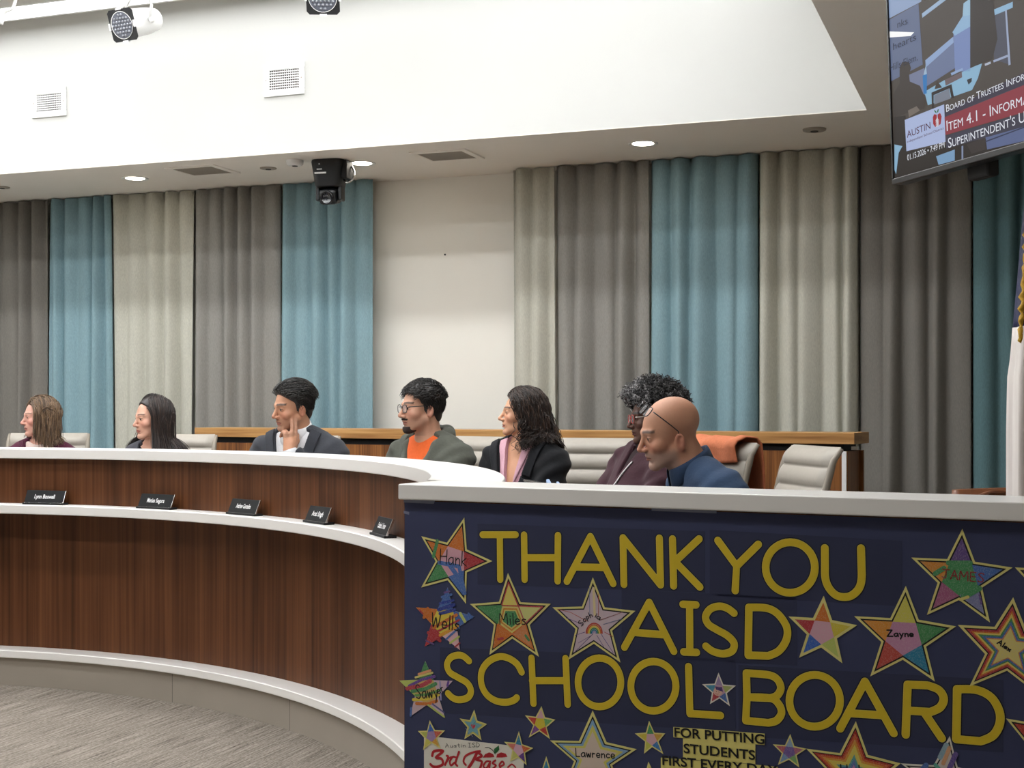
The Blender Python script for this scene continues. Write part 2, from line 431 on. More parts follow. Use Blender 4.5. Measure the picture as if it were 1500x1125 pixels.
# ------------------------------------------------------------------ dais: a curved desk
CC = Vector((-3.09, 3.67, 0)); RF = 2.867
PODL = Vector((-.282, 3.376, 0)); PD = Vector((.888, -.459, 0)).normalized(); PB = Vector((-PD.y, PD.x, 0))   # podium: left front corner, run, back direction
POD_DEPTH = .215; Z_TOP, Z_SLAB = 1.122, 1.084
dais = root('dais', CC+Vector((0, RF, 0)), 'long curved walnut dais with white ledges that the board sits behind', 'desk')
def arc_part(name, r0, r1, z0, z1, mm, bev=0.0, th0=-4, th1=135, step=1.0):
    bm = bmesh.new(); n = int((th1-th0)/step)
    prof = [(r0, z0), (r1, z0), (r1, z1), (r0, z1)]
    if bev: prof = [(r0+bev, z0), (r1-bev, z0), (r1, z0+bev), (r1, z1-bev), (r1-bev, z1), (r0+bev, z1), (r0, z1-bev), (r0, z0+bev)]
    rings = []
    for i in range(n+1):
        t = RAD(th0+(th1-th0)*i/n)
        rings.append([bm.verts.new((CC.x+r*math.cos(t), CC.y+r*math.sin(t), z)) for r, z in prof])
    k = len(prof)
    for i in range(n):
        for j in range(k):
            bm.faces.new((rings[i][j], rings[i+1][j], rings[i+1][(j+1) % k], rings[i][(j+1) % k]))
    bm.faces.new(rings[0]); bm.faces.new(rings[-1][::-1])
    pl = PODL+PB*(POD_DEPTH+.003)
    g = bmesh.ops.bisect_plane(bm, geom=bm.verts[:]+bm.edges[:]+bm.faces[:], plane_co=pl, plane_no=-PB, clear_outer=True)
    ed = [e for e in g['geom_cut'] if isinstance(e, bmesh.types.BMEdge)]
    if ed: bmesh.ops.contextual_create(bm, geom=ed)
    m = MB().frombm(bm); o = m.build(name, mm, dais); set_smooth_by_angle(o, 30); return o
arc_part('ledge', RF, RF+.205, 1.076, Z_TOP, M_trim, .003)
arc_part('upper_panel', RF+.04, RF+.065, .862, 1.076, M_walnut)
arc_part('name_plate_shelf', RF-.055, RF+.125, .819, .862, M_trim, .003)
arc_part('lower_panel', RF+.11, RF+.135, .169, .819, M_walnut)
arc_part('base_trim', RF, RF+.135, .133, .169, M_trim, .003)
arc_part('plinth', RF+.02, RF+.11, 0.0, .133, M_plinth)
arc_part('work_surface', RF+.125, RF+.62, .735, .762, M_trim, .003)
for px in (421, 205):
    c = onz(px, 1047 if px == 421 else 1018, .066); d = (c-CC); d.z = 0; d.normalize()
    t = Vector((-d.y, d.x, 0)); P = CC+d*(RF+.0195); MB().add([P-t*.0012+EZ*.001, P+t*.0012+EZ*.001, P+t*.0012+EZ*.132, P-t*.0012+EZ*.132], [(0, 1, 2, 3)]).build('plinth_joint', M_grille_dark, dais)

# ------------------------------------------------------------------ name plates
M_plate = mat('name_plate_black', '#0b0c0e', .55, spec=.25); M_ink_white = mat('white_lettering', '#f4f4f4', .6)
def name_plate(px, py, wid, txt, label):
    c = onz(px, py, .862); d = c-CC; d.z = 0; d.normalize(); R_ = RF-.008
    th = min((RAD(a*.05) for a in range(-100, 2600)), key=lambda t: abs(750+F*(CC.x+R_*math.cos(t))/(CC.y+R_*math.sin(t))-px))
    d = Vector((math.cos(th), math.sin(th), 0)); c = CC+d*R_+EZ*.862
    t = Vector((-d.y, d.x, 0))*-1         # to the right as seen from the room
    r = root('name_plate', c, label, 'name plate', 'black name plates on the dais shelf')
    tilt = RAD(24); up = (EZ*math.cos(tilt)+d*math.sin(tilt)); nn = (-d*math.cos(tilt)+EZ*math.sin(tilt))
    b = MB(); b.bbox((-wid/2-.004, -.018, 0), (wid/2+.004, .028, .009), .002, frame(c, t, d, EZ)); b.build('base', M_blackmat, r)
    FM = frame(c+EZ*.008-d*.008, t, up, nn)
    MB().bbox((-wid/2, 0, -.004), (wid/2, .062, .002), .001, FM).build('plate', M_plate, r)
    e = MB()
    for lo, hi in (((wid/2, 0, -.004), (wid/2+.003, .062, .003)), ((-wid/2, -.002, -.004), (wid/2+.003, 0, .003))): e.box(lo, hi, FM)
    e.build('silver_edge', M_chrome, r)
    vs, fs = text_mesh(txt, FM @ Matrix.Translation((0.0, .031, .0024)), height=.0195, width=wid*.52, bold=.018)
    MB().add(vs, fs).build('lettering', M_ink_white, r)
name_plate(65.5, 736, .215, 'Lynn Boswell', 'black name plate farthest left on the dais shelf, below the burgundy-jacketed woman')
name_plate(228, 742, .205, 'Matias Segura', 'second black name plate from the left, below the long-haired woman')
name_plate(356, 751, .195, 'Andrew Gonzales', 'black name plate in the middle of the row, below the man in the grey suit')
name_plate(465, 762, .175, 'Arati Singh', 'fourth black name plate, between the middle one and the one at the banner stand')
name_plate(559, 780, .165, 'Candace L. Hunter', 'black name plate at the right end, half behind the bannered stand')

# ------------------------------------------------------------------ podium wing in front
PODW = 2.3
pod = root('podium', PODL+PD*(PODW/2)+PB*.1, 'white-topped walnut counter in front on the right, covered by the navy banner', 'counter')
PF = frame(Vector((PODL.x, PODL.y, 0)), PD, PB, EZ)
MB().bbox((0, 0, Z_SLAB), (PODW, POD_DEPTH, Z_TOP), .003, PF).build('counter_top', M_trim, pod)
MB().box((.006, .02, .02), (PODW-.006, .045, Z_SLAB), PF).build('front_panel', M_walnut, pod)
MB().box((.006, .045, .02), (.03, POD_DEPTH-.004, Z_SLAB), PF).build('side_panel', M_walnut, pod)
MB().box((PODW-.03, .045, .02), (PODW-.006, POD_DEPTH-.004, Z_SLAB), PF).build('side_panel', M_walnut, pod)
MB().box((.02, .04, 0), (PODW-.02, POD_DEPTH-.02, .02), PF).build('plinth', M_plinth, pod)

# ------------------------------------------------------------------ credenza along the curtains
cl = Vector((-1.953, 8.40, 0)); cr = Vector((1.635, 6.52, 0)); cd = (cr-cl).normalized(); cb = Vector((-cd.y, cd.x, 0)); CW = (cr-cl).length
cred = root('credenza', (cl+cr)/2+cb*.2, 'long walnut credenza with honey oak top along the curtains behind the chairs', 'credenza')
CM = frame(cl, cd, cb, EZ)
MB().bbox((0, 0, 1.14), (CW, .30, 1.195), .002, CM).build('top', M_oak, cred)
MB().box((.06, .035, 1.105), (CW-.06, .28, 1.14), CM).build('recess', M_blackmat, cred)
def cx(px):
    r = ray(px, 660); t = (cl+cb*.02).dot(cb)/r.dot(cb); return ((r*t)-cl).dot(cd)
MB().box((.02, .26, 0), (CW-.02, .285, 1.105), CM).build('back_panel', M_walnut2, cred)
xs = [.03, cx(480), cx(716), cx(905), cx(1237), CW-.03]
for i in range(len(xs)-1):
    MB().box((xs[i]+(.006 if i else 0), .02, .03), (xs[i+1]-.006, .25, 1.105), CM).build('cabinet_panel', M_walnut2, cred)
for px in (716, 1237):
    MB().box((cx(px)-.011, .012, .02), (cx(px)+.011, .03, 1.105), CM).build('white_strip', M_white_metal, cred)
MB().box((CW-.03, .06, 1.112), (CW+.0, .09, 1.128), CM).build('bracket', M_white_metal, cred)
# ------------------------------------------------------------------ the navy paper banner on the podium
BN = -PB; BP = PODL+PB*.018                     # plane of the paper
BO = onplane(1000, 900, BP, BN)
def bp(px, py, h=0.0): return onplane(px, py, BP, BN)+BN*h
def b2(px, py):
    p = onplane(px, py, BP, BN)-BO; return (p.dot(PD), p.z)
BM = frame(BO, PD, EZ, BN)                      # banner plane: x along the podium, y up, z out of the paper
M_navy = mat('navy_paper', '#363c5e', .75, noise=(5, .08, .15))
M_navy2 = mat('navy_paper_sheet', '#2d3250', .75, noise=(6, .07, .12))
M_letter = mat('yellow_card', '#dcbf26', .7, noise=(60, .03, 0)); M_outline = mat('black_ink', '#08080a', .7)
M_letter_edge = mat('yellow_card_edge', '#e0d070', .7); M_starcream = mat('pale_yellow_paper', '#e2d888', .8); M_paper = mat('white_card', '#e9e4d8', .8); M_mess = mat('yellow_message_paper', '#e8db80', .8)
M_red = mat('red_ink', '#b8202a', .7); M_green = mat('leaf_green_ink', '#1f6a34', .7); M_tape = mat('clear_tape', '#7b7f94', .25)
banner = root('banner', BO-EZ*.3, 'navy paper banner with yellow letters and coloured stars taped to the white-topped counter', 'banner')
def pencil(c):
    """coloured pencil on paper: hatch strokes with the paper showing through"""
    c = tuple(int(c[i:i+2], 16)/255 for i in (1, 3, 5)) if isinstance(c, str) else c
    c = tuple(min(1, x*1.14) for x in c)
    lt = tuple(min(1, .62*x+.38*y) for x, y in zip(c, (.82, .77, .74)))
    return ramp_mat('pencil_%02x%02x%02x' % tuple(int(255*x) for x in c), (90, 16, 60), [(.33, c), (.5, tuple(.8*x+.2*y for x, y in zip(c, lt))), (.68, lt)], .8, nscale=6, detail=4, rot=(0, RAD(35), RAD(20)), spec=.2)
class Flat:
    """flat shapes on the banner; points in banner coordinates"""
    def __init__(s): s.m = MB(); s.mats = []
    def idx(s, mm):
        if mm not in s.mats: s.mats.append(mm)
        return s.mats.index(mm)
    def poly(s, pts, mm, h, thick=0.0):
        M = BM @ Matrix.Translation((0, 0, h)); i = s.idx(mm)
        if thick: s.m.prism(list(pts), thick, BM @ Matrix.Translation((0, 0, h-thick)), i)
        else:
            n = len(pts); ar = sum(pts[k][0]*pts[(k+1) % n][1]-pts[(k+1) % n][0]*pts[k][1] for k in range(n))
            if ar < 0: pts = pts[::-1]
            s.m.add([M @ Vector((x, y, 0)) for x, y in pts], [list(range(n))], i)
    def stroke(s, pts, w, mm, h, thick=0.0, caps=True):
        """one ribbon per run of the pen; sharp corners start a new, slightly higher run so that nothing is coplanar"""
        q = [pts[0]]
        for p in pts[1:]:
            if math.hypot(p[0]-q[-1][0], p[1]-q[-1][1]) > 1e-6: q.append(p)
        if len(q) < 2: return
        runs = [[q[0]]]
        for i in range(1, len(q)):
            runs[-1].append(q[i])
            if i < len(q)-1:
                a = math.atan2(q[i][1]-q[i-1][1], q[i][0]-q[i-1][0]); b = math.atan2(q[i+1][1]-q[i][1], q[i+1][0]-q[i][0])
                if abs((b-a+math.pi) % (2*math.pi)-math.pi) > .75: runs.append([q[i]])
        for r in runs:
            s.hk = getattr(s, 'hk', 0)+1; hh = h+(s.hk % 7)*9e-6
            closed = len(r) > 6 and math.hypot(r[0][0]-r[-1][0], r[0][1]-r[-1][1]) < w*.3
            if closed: r = r[:-1]
            n = len(r); Lf = []; Rt = []
            for i in range(n):
                a = r[i-1] if (i > 0 or closed) else r[i]; b = r[(i+1) % n] if (i < n-1 or closed) else r[i]
                dx, dy = b[0]-a[0], b[1]-a[1]; L = math.hypot(dx, dy) or 1; nx, ny = -dy/L*w/2, dx/L*w/2
                Lf.append((r[i][0]+nx, r[i][1]+ny)); Rt.append((r[i][0]-nx, r[i][1]-ny))
            M = BM @ Matrix.Translation((0, 0, hh)); im = s.idx(mm)
            if closed:
                s.m.add([M @ Vector((x, y, 0)) for x, y in Lf+Rt], [(i, n+i, n+(i+1) % n, (i+1) % n) for i in range(n)], im); continue
            c0 = []; c1 = []
            if caps:
                t0 = math.atan2(Lf[0][1]-r[0][1], Lf[0][0]-r[0][0]); c0 = [(r[0][0]+w/2*math.cos(t0+math.pi*k/7), r[0][1]+w/2*math.sin(t0+math.pi*k/7)) for k in range(1, 7)]
                t1 = math.atan2(Rt[-1][1]-r[-1][1], Rt[-1][0]-r[-1][0]); c1 = [(r[-1][0]+w/2*math.cos(t1+math.pi*k/7), r[-1][1]+w/2*math.sin(t1+math.pi*k/7)) for k in range(1, 7)]
            vs = Lf+Rt+c0+c1; fs = [(i, n+i, n+i+1, i+1) for i in range(n-1)]
            if caps: fs += [[0]+[2*n+k for k in range(6)]+[n], [2*n-1]+[2*n+6+k for k in range(6)]+[n-1]]
            s.m.add([M @ Vector((x, y, 0)) for x, y in vs], fs, im)
    def build(s, name, parent):
        return s.m.build(name, s.mats, parent, recalc=False)
def spline(pts, k=6, closed=False):
    out = []; n = len(pts)
    for i in range(n if closed else n-1):
        p0 = pts[(i-1) % n] if (closed or i > 0) else pts[i]; p1 = pts[i]; p2 = pts[(i+1) % n]; p3 = pts[(i+2) % n] if (closed or i+2 < n) else p2
        for j in range(k):
            t = j/k
            out.append(tuple(.5*((2*b)+(-a+c)*t+(2*a-5*b+4*c-d)*t*t+(-a+3*b-3*c+d)*t**3) for a, b, c, d in zip(p0, p1, p2, p3)))
    out.append(pts[0] if closed else pts[-1]); return out
def ell(cx, cy, rx, ry, a0=0, a1=360, n=40):
    return [(cx+rx*math.cos(RAD(a0+(a1-a0)*i/n)), cy+ry*math.sin(RAD(a0+(a1-a0)*i/n))) for i in range(n+1)]
zA = lambda p: (680+p[0]/3.75, 760+p[1]/3.75)
zB = lambda p: (1000+p[0]/5, 760+p[1]/5)
zC = lambda p: (1060+p[0]/3.409, 960+p[1]/3.409)
zD = lambda p: (640+p[0]/3.571, 940+p[1]/3.571)

fl = Flat()
pt = b2(593, 732)[1]; xl, xr = b2(593, 740)[0], PODW-.02-(BO-PODL).dot(PD)
fl.poly([(xl, Z_SLAB-.004-BO.z), (xr, Z_SLAB-.004-BO.z), (xr, .12-BO.z), (xl, .12-BO.z)], M_navy, .0012, .001)
fl.build('navy_paper', banner)
for q in ([(700, 767), (1033, 778), (1033, 868), (700, 856)], [(1040, 776), (1322, 792), (1322, 888), (1040, 872)], [(911, 863), (1168, 876), (1168, 975), (911, 962)],
          [(645, 948), (1078, 966), (1078, 1072), (645, 1044)], [(1082, 974), (1470, 996), (1470, 1102), (1082, 1078)]):
    f = Flat(); f.poly([b2(*p) for p in q], M_navy2, .0016, .0004); f.build('letter_backing_sheet', banner)
def letter(strokes, z, w=.0150, closed=()):
    f = Flat()
    for s in strokes:
        P = [b2(*z(p)) for p in s]
        f.stroke(P, w+.0062, M_outline, .00185); f.stroke(P, w+.0018, M_letter_edge, .0020)
    for s in strokes: f.stroke([b2(*z(p)) for p in s], w+.0004, M_letter, .0022)
    f.build('letter', banner)
sp = spline
for st, z in (
 ([[(103,87),(285,87)],[(198,87),(200,333)]], zA),
 ([[(331,88),(334,333)],[(517,91),(515,341)],[(333,213),(516,213)]], zA),
 ([[(566,343),(695,97),(820,355)],[(617,264),(772,267)]], zA),
 ([[(879,360),(874,104),(1080,362),(1074,106)]], zA),
 ([[(1146,110),(1152,368)],[(1292,110),(1150,243)],[(1165,240),(1296,374)]], zA),
 ([[(260,158),(397,345),(387,525)],[(556,187),(397,345)]], zB),
 ([ell(790,356,180,185)], zB),
 ([sp([(1043,213),(1044,330),(1046,430),(1070,500),(1120,555),(1180,572),(1240,560),(1292,510),(1312,440),(1311,330),(1308,215)])], zB),
 ([[(882,705),(1018,458),(1153,727)],[(944,624),(1097,636)]], zA),
 ([[(1203,469),(1275,472)],[(1207,730),(1278,733)],[(1240,470),(1241,732)]], zA),
 ([sp([(378,690),(330,655),(270,640),(205,660),(170,715),(190,770),(250,810),(330,855),(378,910),(365,965),(300,987),(225,970),(172,932)])], zB),
 ([sp([(487,648),(610,652),(690,688),(752,765),(770,830),(755,900),(705,968),(630,1003)])+[(482,998),(487,648)]], zB),
 ([sp([(170,100),(140,75),(108,70),(72,85),(55,122),(70,160),(110,185),(160,215),(180,255),(165,290),(120,303),(85,293),(60,270)])], zD),
 ([sp([(445,158),(420,115),(375,85),(325,78),(270,105),(237,155),(235,220),(262,275),(310,308),(365,316),(405,305),(420,292)])], zD),
 ([[(497,85),(507,322)],[(675,87),(686,327)],[(500,203),(680,203)]], zD),
 ([ell(852,212,112,127)], zD),
 ([ell(1134,232,118,129)], zD),
 ([[(1318,130),(1325,375),(1485,385)]], zD),
 ([sp([(115,88),(225,97),(270,120),(287,163),(268,200),(235,213)])+[(118,208),(115,88)], sp([(118,208),(235,213),(278,245),(290,288),(265,325),(225,336)])+[(112,325),(118,208)]], zC),
 ([ell(456,226,126,129)], zC),
 ([[(583,365),(707,130),(850,388)],[(630,288),(792,298)]], zC),
 ([[(910,395),(920,145)]+sp([(1020,149),(1076,172),(1100,215),(1082,258),(1035,282)])+[(920,275)],[(1000,280),(1090,413)]], zC),
 ([sp([(1167,168),(1265,172),(1338,210),(1378,280),(1378,345),(1345,400),(1285,428)])+[(1163,418),(1167,168)]], zC)):
    letter(st, z)

# single-stroke handwriting
HW = {'H':[[(0,0),(0,1)],[(.6,0),(.62,1)],[(0,.5),(.6,.52)]],'a':[[(.45,.45),(.25,.5),(.03,.3),(.1,.03),(.3,.03),(.45,.25),(.45,.5),(.5,0)]],'n':[[(.05,.5),(.05,0)],[(.05,.3),(.25,.5),(.4,.4),(.42,0)]],
'k':[[(.05,1),(.05,0)],[(.45,.55),(.05,.25),(.5,0)]],'W':[[(0,1),(.15,0),(.35,.7),(.55,0),(.75,1)]],'e':[[(.03,.25),(.42,.28),(.35,.48),(.15,.5),(.02,.25),(.15,.02),(.42,.08)]],'l':[[(.1,1),(.1,0)]],
's':[[(.4,.45),(.2,.5),(.08,.38),(.35,.2),(.3,.02),(.05,.05)]],'M':[[(0,0),(.05,1),(.35,.4),(.65,1),(.72,0)]],'i':[[(.1,.5),(.1,0)],[(.1,.72),(.11,.76)]],'S':[[(.5,.9),(.3,1),(.08,.8),(.3,.52),(.5,.25),(.3,0),(.03,.1)]],
'o':[[(.25,.5),(.05,.35),(.08,.08),(.28,0),(.45,.2),(.4,.42),(.25,.5)]],'p':[[(.05,.5),(.05,-.4)],[(.05,.4),(.3,.5),(.42,.25),(.25,0),(.05,.1)]],'h':[[(.05,1),(.05,0)],[(.05,.3),(.25,.5),(.4,.35),(.42,0)]],
'J':[[(.0,1),(.6,1)],[(.35,1),(.35,.15),(.2,0),(.03,.15)]],'A':[[(0,0),(.3,1),(.6,0)],[(.12,.38),(.5,.38)]],'E':[[(.5,1),(.05,1),(.05,0),(.5,0)],[(.05,.52),(.42,.52)]],'Z':[[(0,1),(.6,1),(0,0),(.65,0)]],
'y':[[(.03,.5),(.22,.05)],[(.45,.5),(.1,-.4)]],'x':[[(.03,.5),(.4,0)],[(.4,.5),(.03,0)]],'L':[[(.05,1),(.05,0),(.5,.02)]],'w':[[(0,.5),(.12,0),(.25,.4),(.4,0),(.52,.5)]],'r':[[(.05,.5),(.05,0)],[(.05,.3),(.2,.48),(.35,.42)]],
'c':[[(.42,.42),(.22,.5),(.04,.28),(.15,.03),(.42,.08)]],'u':[[(.05,.5),(.06,.1),(.2,0),(.4,.15),(.42,.5),(.45,0)]],'t':[[(.2,.9),(.2,.1),(.35,0)],[(.02,.6),(.4,.6)]],'I':[[(.2,0),(.2,1)],[(0,1),(.4,1)],[(0,0),(.4,0)]],'D':[[(.05,0),(.05,1),(.4,.85),(.52,.45),(.35,.1),(.05,0)]],
'm':[[(.03,.5),(.03,0)],[(.03,.35),(.18,.5),(.28,.35),(.28,0)],[(.28,.35),(.45,.5),(.55,.35),(.56,0)]],'d':[[(.42,1),(.42,0)],[(.42,.4),(.2,.5),(.04,.25),(.18,0),(.42,.12)]],'-':[[(.0,.3),(.3,.3)]],'f':[[(.4,.9),(.25,1),(.15,.8),(.15,0)],[(0,.5),(.35,.5)]]}
def advance(ch): return .3 if ch == ' ' else max(p[0] for s in HW[ch] for p in s)+.16
def write(f, txt, p0, p1, cap, w, mm, h, wob=0):
    """handwriting from pixel p0 to pixel p1 (baseline), cap height in pixels"""
    a = Vector(b2(*p0)); b = Vector(b2(*p1)); d = (b-a); L = d.length; d.normalize(); n = Vector((-d.y, d.x))
    tot = sum(advance(c) for c in txt)-.16; sx = L/tot; q0 = Vector(b2(p0[0], p0[1]-cap)); ch = (q0-a).length; x = 0
    for c in txt:
        for s in HW.get(c, []):
            P = [a+d*((x+p[0])*sx)+n*(p[1]*ch) for p in (spline(s, 4) if len(s) > 4 else s)]
            f.stroke([(v.x, v.y) for v in P], w, mm, h)
        x += advance(c)

def inner_of(t, k):
    c = sum((Vector(p) for p in t), Vector((0, 0)))/5
    return [c-k*(t[(i+3) % 5]-c) for i in range(5)]
def starpts(t, scale=1.0, k=.44):
    T = [Vector(p) for p in t]; c = sum(T, Vector((0, 0)))/5; I = inner_of(T, k); out = []
    for i in range(5):
        out.append(tuple(c+(T[i]-c)*scale)); out.append(tuple(c+(I[i]-c)*scale))
    return out
def inset(t, s, k=.44): return starpts(t, s, k)
def star(tips, label, cols=None, rings=None, border=M_starcream, line=True, small=False, extra=None, bare=False, h0=.0026):
    """paper star; tips as pixels, clockwise from the top. cols = 5 tips + centre; rings = concentric star colours"""
    t = [Vector(b2(*p)) for p in tips]; c = sum(t, Vector((0, 0)))/5; f = Flat()
    f.poly(starpts(t), border, h0, .0005)
    g = Flat(); h = h0+.0002; s = 1.0 if bare else .81
    if line: g.poly(inset(t, .885), M_outline, h); h += .00015
    if rings:
        for s2, col in rings: g.poly(inset(t, s2), pencil(col), h); h += .00015
    else:
        P = [Vector(p) for p in inset(t, s)]
        Ctr = cols[5]
        for i in range(5):
            tip = P[2*i]; n1 = P[2*i+1]; n0 = P[(2*i-1) % 10]
            g.poly([tuple(tip), tuple(n1), tuple(n0)], pencil(cols[i]), h)
        g.poly([tuple(P[2*i+1]) for i in range(5)], pencil(Ctr), h)
        h += .00015
    o = f.build('star', banner); tag(o, label)
    g.build('coloured_drawing', o)
    if extra:
        e = Flat(); extra(e, t, c, h+.0002); e.build('pencil_marks', o)
def nm(txt, p0, p1, cap, w=.0018, mm=None):
    def fn(f, t, c, h): write(f, txt, p0, p1, cap, w*1.35, mm or M_outline, h)
    return fn
def multi(*fs):
    def fn(f, t, c, h):
        for k, g in enumerate(fs): g(f, t, c, h+.0001*k)
    return fn
def bands(cols, ang, n):
    """pencil stripes across the star"""
    def fn(f, t, c, h):
        d = Vector((math.cos(RAD(ang)), math.sin(RAD(ang)))); e = Vector((-d.y, d.x))
        ST = [Vector(p) for p in starpts(t, .97)]
        ext = max(abs((p-c).dot(e)) for p in ST)
        for i in range(n):
            lo = -ext+2*ext*i/n; hi = -ext+2*ext*(i+.8)/n
            P = clip(clip([tuple(p) for p in ST], c+e*lo, e), c+e*hi, -e)
            for poly in P if False else [P]:
                tri(f, ST, c, e, lo, hi, pencil(cols[i % len(cols)]), h)
    return fn
def clip(poly, p, n):
    out = []; N = len(poly)
    for i in range(N):
        a = Vector(poly[i]); b = Vector(poly[(i+1) % N]); da = (a-p).dot(n); db = (b-p).dot(n)
        if da >= 0: out.append(tuple(a))
        if da*db < 0: out.append(tuple(a+(b-a)*(da/(da-db))))
    return out
def tri(f, ST, c, e, lo, hi, mm, h):
    for i in range(10):
        P = [tuple(c), tuple(ST[i]), tuple(ST[(i+1) % 10])]
        P = clip(P, c+e*lo, e)
        if len(P) > 2: P = clip(P, c+e*hi, -e)
        if len(P) > 2: f.poly(P, mm, h)
def marks(lst, w=.0016):
    """pencil lines given in pixels with colours"""
    def fn(f, t, c, h):
        for pts, col, *ww in lst: f.stroke([b2(*p) for p in pts], ww[0] if ww else w, pencil(col) if isinstance(col, str) else col, h)
    return fn
OR, GR, PK, RD, BL, YL, PU, LG, TL = '#b9652a', '#3e7a4a', '#c08f9c', '#9c3136', '#3f5f9c', '#c9b43c', '#5a4579', '#a8b45a', '#2b7292'
zP = lambda x, y: (580+x/5.357, 740+y/5.357)
z3 = lambda x, y: (1140+x/4.1667, 840+y/4.1667)
z4 = lambda x, y: (1300+x/6.25, 740+y/6.25)
z5 = lambda x, y: (580+x/6.427, 950+y/6.427)
z6 = lambda x, y: (600+x/6, 1000+y/6)
z7 = lambda x, y: (760+x/6.25, 1000+y/6.25)
z8 = lambda x, y: (920+x/5, 970+y/5)
z9 = lambda x, y: (1160+x/4.412, 1000+y/4.412)
zS = lambda x, y: (800+x/6.25, 820+y/6.25)
star([zP(540,97), zP(760,438), zP(553,772), zP(202,645), zP(203,243)], 'orange, pink and blue star with a handwritten name, topmost at the left', [OR, RD, BL, GR, OR, PK],
     extra=multi(marks([([zP(330,280), zP(300,400)], GR, .009), ([zP(345,450), zP(500,480), zP(545,690)], BL, .010), ([zP(420,460), zP(520,600)], BL, .012)]), nm('Hank', zP(352,455), zP(558,478), 21)))
star([zP(410,645), zP(620,872), zP(505,1135), zP(230,1108), zP(160,800)], 'borderless star of slanted rainbow scribbles with a handwritten name, below the topmost left one', [BL, BL, '#c9a0a8', RD, OR, YL], border=M_paper, line=False, bare=True,
     extra=multi(marks([([zP(350,770), zP(455,745)], '#2a3a86', .006), ([zP(365,720), zP(440,700)], BL, .006), ([zP(385,685), zP(425,675)], PU, .005),
                 ([zP(340,820), zP(460,780)], '#27357d', .009), ([zP(350,850), zP(465,820)], '#27357d', .008), ([zP(300,960), zP(480,860)], OR, .008), ([zP(330,990), zP(500,900)], RD, .005), ([zP(350,1020), zP(490,950)], '#c98a2e', .007),
                 ([zP(400,1050), zP(500,960)], BL, .005), ([zP(510,850), zP(545,910)], LG, .008), ([zP(575,850), zP(600,880)], BL, .006), ([zP(225,880), zP(255,810)], OR, .008), ([zP(190,820), zP(215,850)], RD, .004), ([zP(260,1000), zP(350,1060)], RD, .009), ([zP(240,1060), zP(300,1090)], PU, .004), ([zP(430,1080), zP(500,1030)], LG, .005), ([zP(470,1110), zP(505,1080)], RD, .004)]), nm('Wells', zP(285,950), zP(495,985), 20, .0022)))
star([zA((243,297)), zA((478,466)), zA((413,757)), zA((141,746)), zA((34,467))], 'star with orange-outlined green pentagon and a handwritten name, second from the left', ['#c9b95a', '#b8bb72', '#b9764a', OR, GR, '#c2b866'],
     extra=multi(lambda f, t, c, h: [f.stroke([tuple(q) for q in (lambda P: [P[2*i+1] for i in range(5)]+[P[1]])([Vector(p) for p in inset(t, .58, .44)])], .0035, pencil('#b8742c'), h),
                                     f.poly([tuple(c+(Vector(p)-c)*.78) for p in [inset(t, .58, .44)[2*i+1] for i in range(5)]], pencil(GR), h+.00005),
                                     [f.stroke([tuple(c+(Vector(p)-c)*s_) for p, s_ in ((inset(t, .84)[2*i], .95), (inset(t, .84)[2*i+1], .92), (inset(t, .84)[(2*i-1) % 10], .92), (inset(t, .84)[2*i], .95))], .003, pencil((RD, '#a8444a', '#b9652a', '#b9652a', GR)[i]), h) for i in range(5)]],
                 marks([([zA((190,660)), zA((215,655))], RD, .006), ([zA((340,640)), zA((358,665))], GR, .006)]), nm('Miles', zA((200,578)), zA((342,580)), 16, .0019)))
star([zA((709,320)), zA((943,505)), zA((860,788)), zA((576,772)), zA((487,485))], 'pale lilac star with a small rainbow and a handwritten name, left of the second row of letters', ['#b5a3ae']*5+['#b7a5ad'],
     extra=multi(lambda f, t, c, h: [f.stroke([b2(*zS(445+r*math.cos(RAD(a)), 670-r*1.25*math.sin(RAD(a)))) for a in range(0, 181, 12)], .0030, pencil(k), h) for r, k in ((72, '#b03a34'), (60, OR), (48, YL), (36, GR), (24, TL), (12, '#8f86b0'))],
                 marks([([zS(400,250), zS(405,500)], '#6a7a9c'), ([zS(485,310), zS(485,520)], '#a3483f'), ([zS(440,260), zS(450,500)], '#c9b88a', .006), ([zS(110,450), zS(230,480), zS(380,560)], '#a3483f'), ([zS(190,530), zS(340,590)], PU), ([zS(700,480), zS(500,550)], '#8a5a5a'), ([zS(700,540), zS(530,590)], '#5a6a8a'),
                 ([zS(430,680), zS(270,840)], '#4a4470'), ([zS(420,690), zS(300,760)], '#7a6a90'), ([zS(470,690), zS(530,790)], '#4a4470'), ([zS(510,680), zS(620,850)], '#4a4a80'), ([zS(540,660), zS(615,700)], '#a3483f'), ([zS(270,690), zS(360,660)], PU)], .0013),
                 nm('So', zS(330,610), zS(375,548), 8, .0014), nm('ph', zS(378,545), zS(432,520), 8, .0014), nm('ia', zS(448,520), zS(495,550), 8, .0014)))
star([zB((1035,562)), zB((1280,778)), zB((1172,1057)), zB((855,1016)), zB((778,714))], 'nameless star of five coloured points and pink centre, right of the second row of letters', [OR, '#bfae3a', LG, '#2f57a6', RD, '#c295a3'], line=False)
star([z3(780,75), z3(1087,322), z3(957,658), z3(563,627), z3(465,260)], 'large star with mauve centre and a printed name, below the U of the top row', ['#b9b24e', GR, TL, '#a8453c', '#c07f33', '#ad7a98'], extra=nm('Zayne', z3(668,382), z3(825,384), 9, .0022))
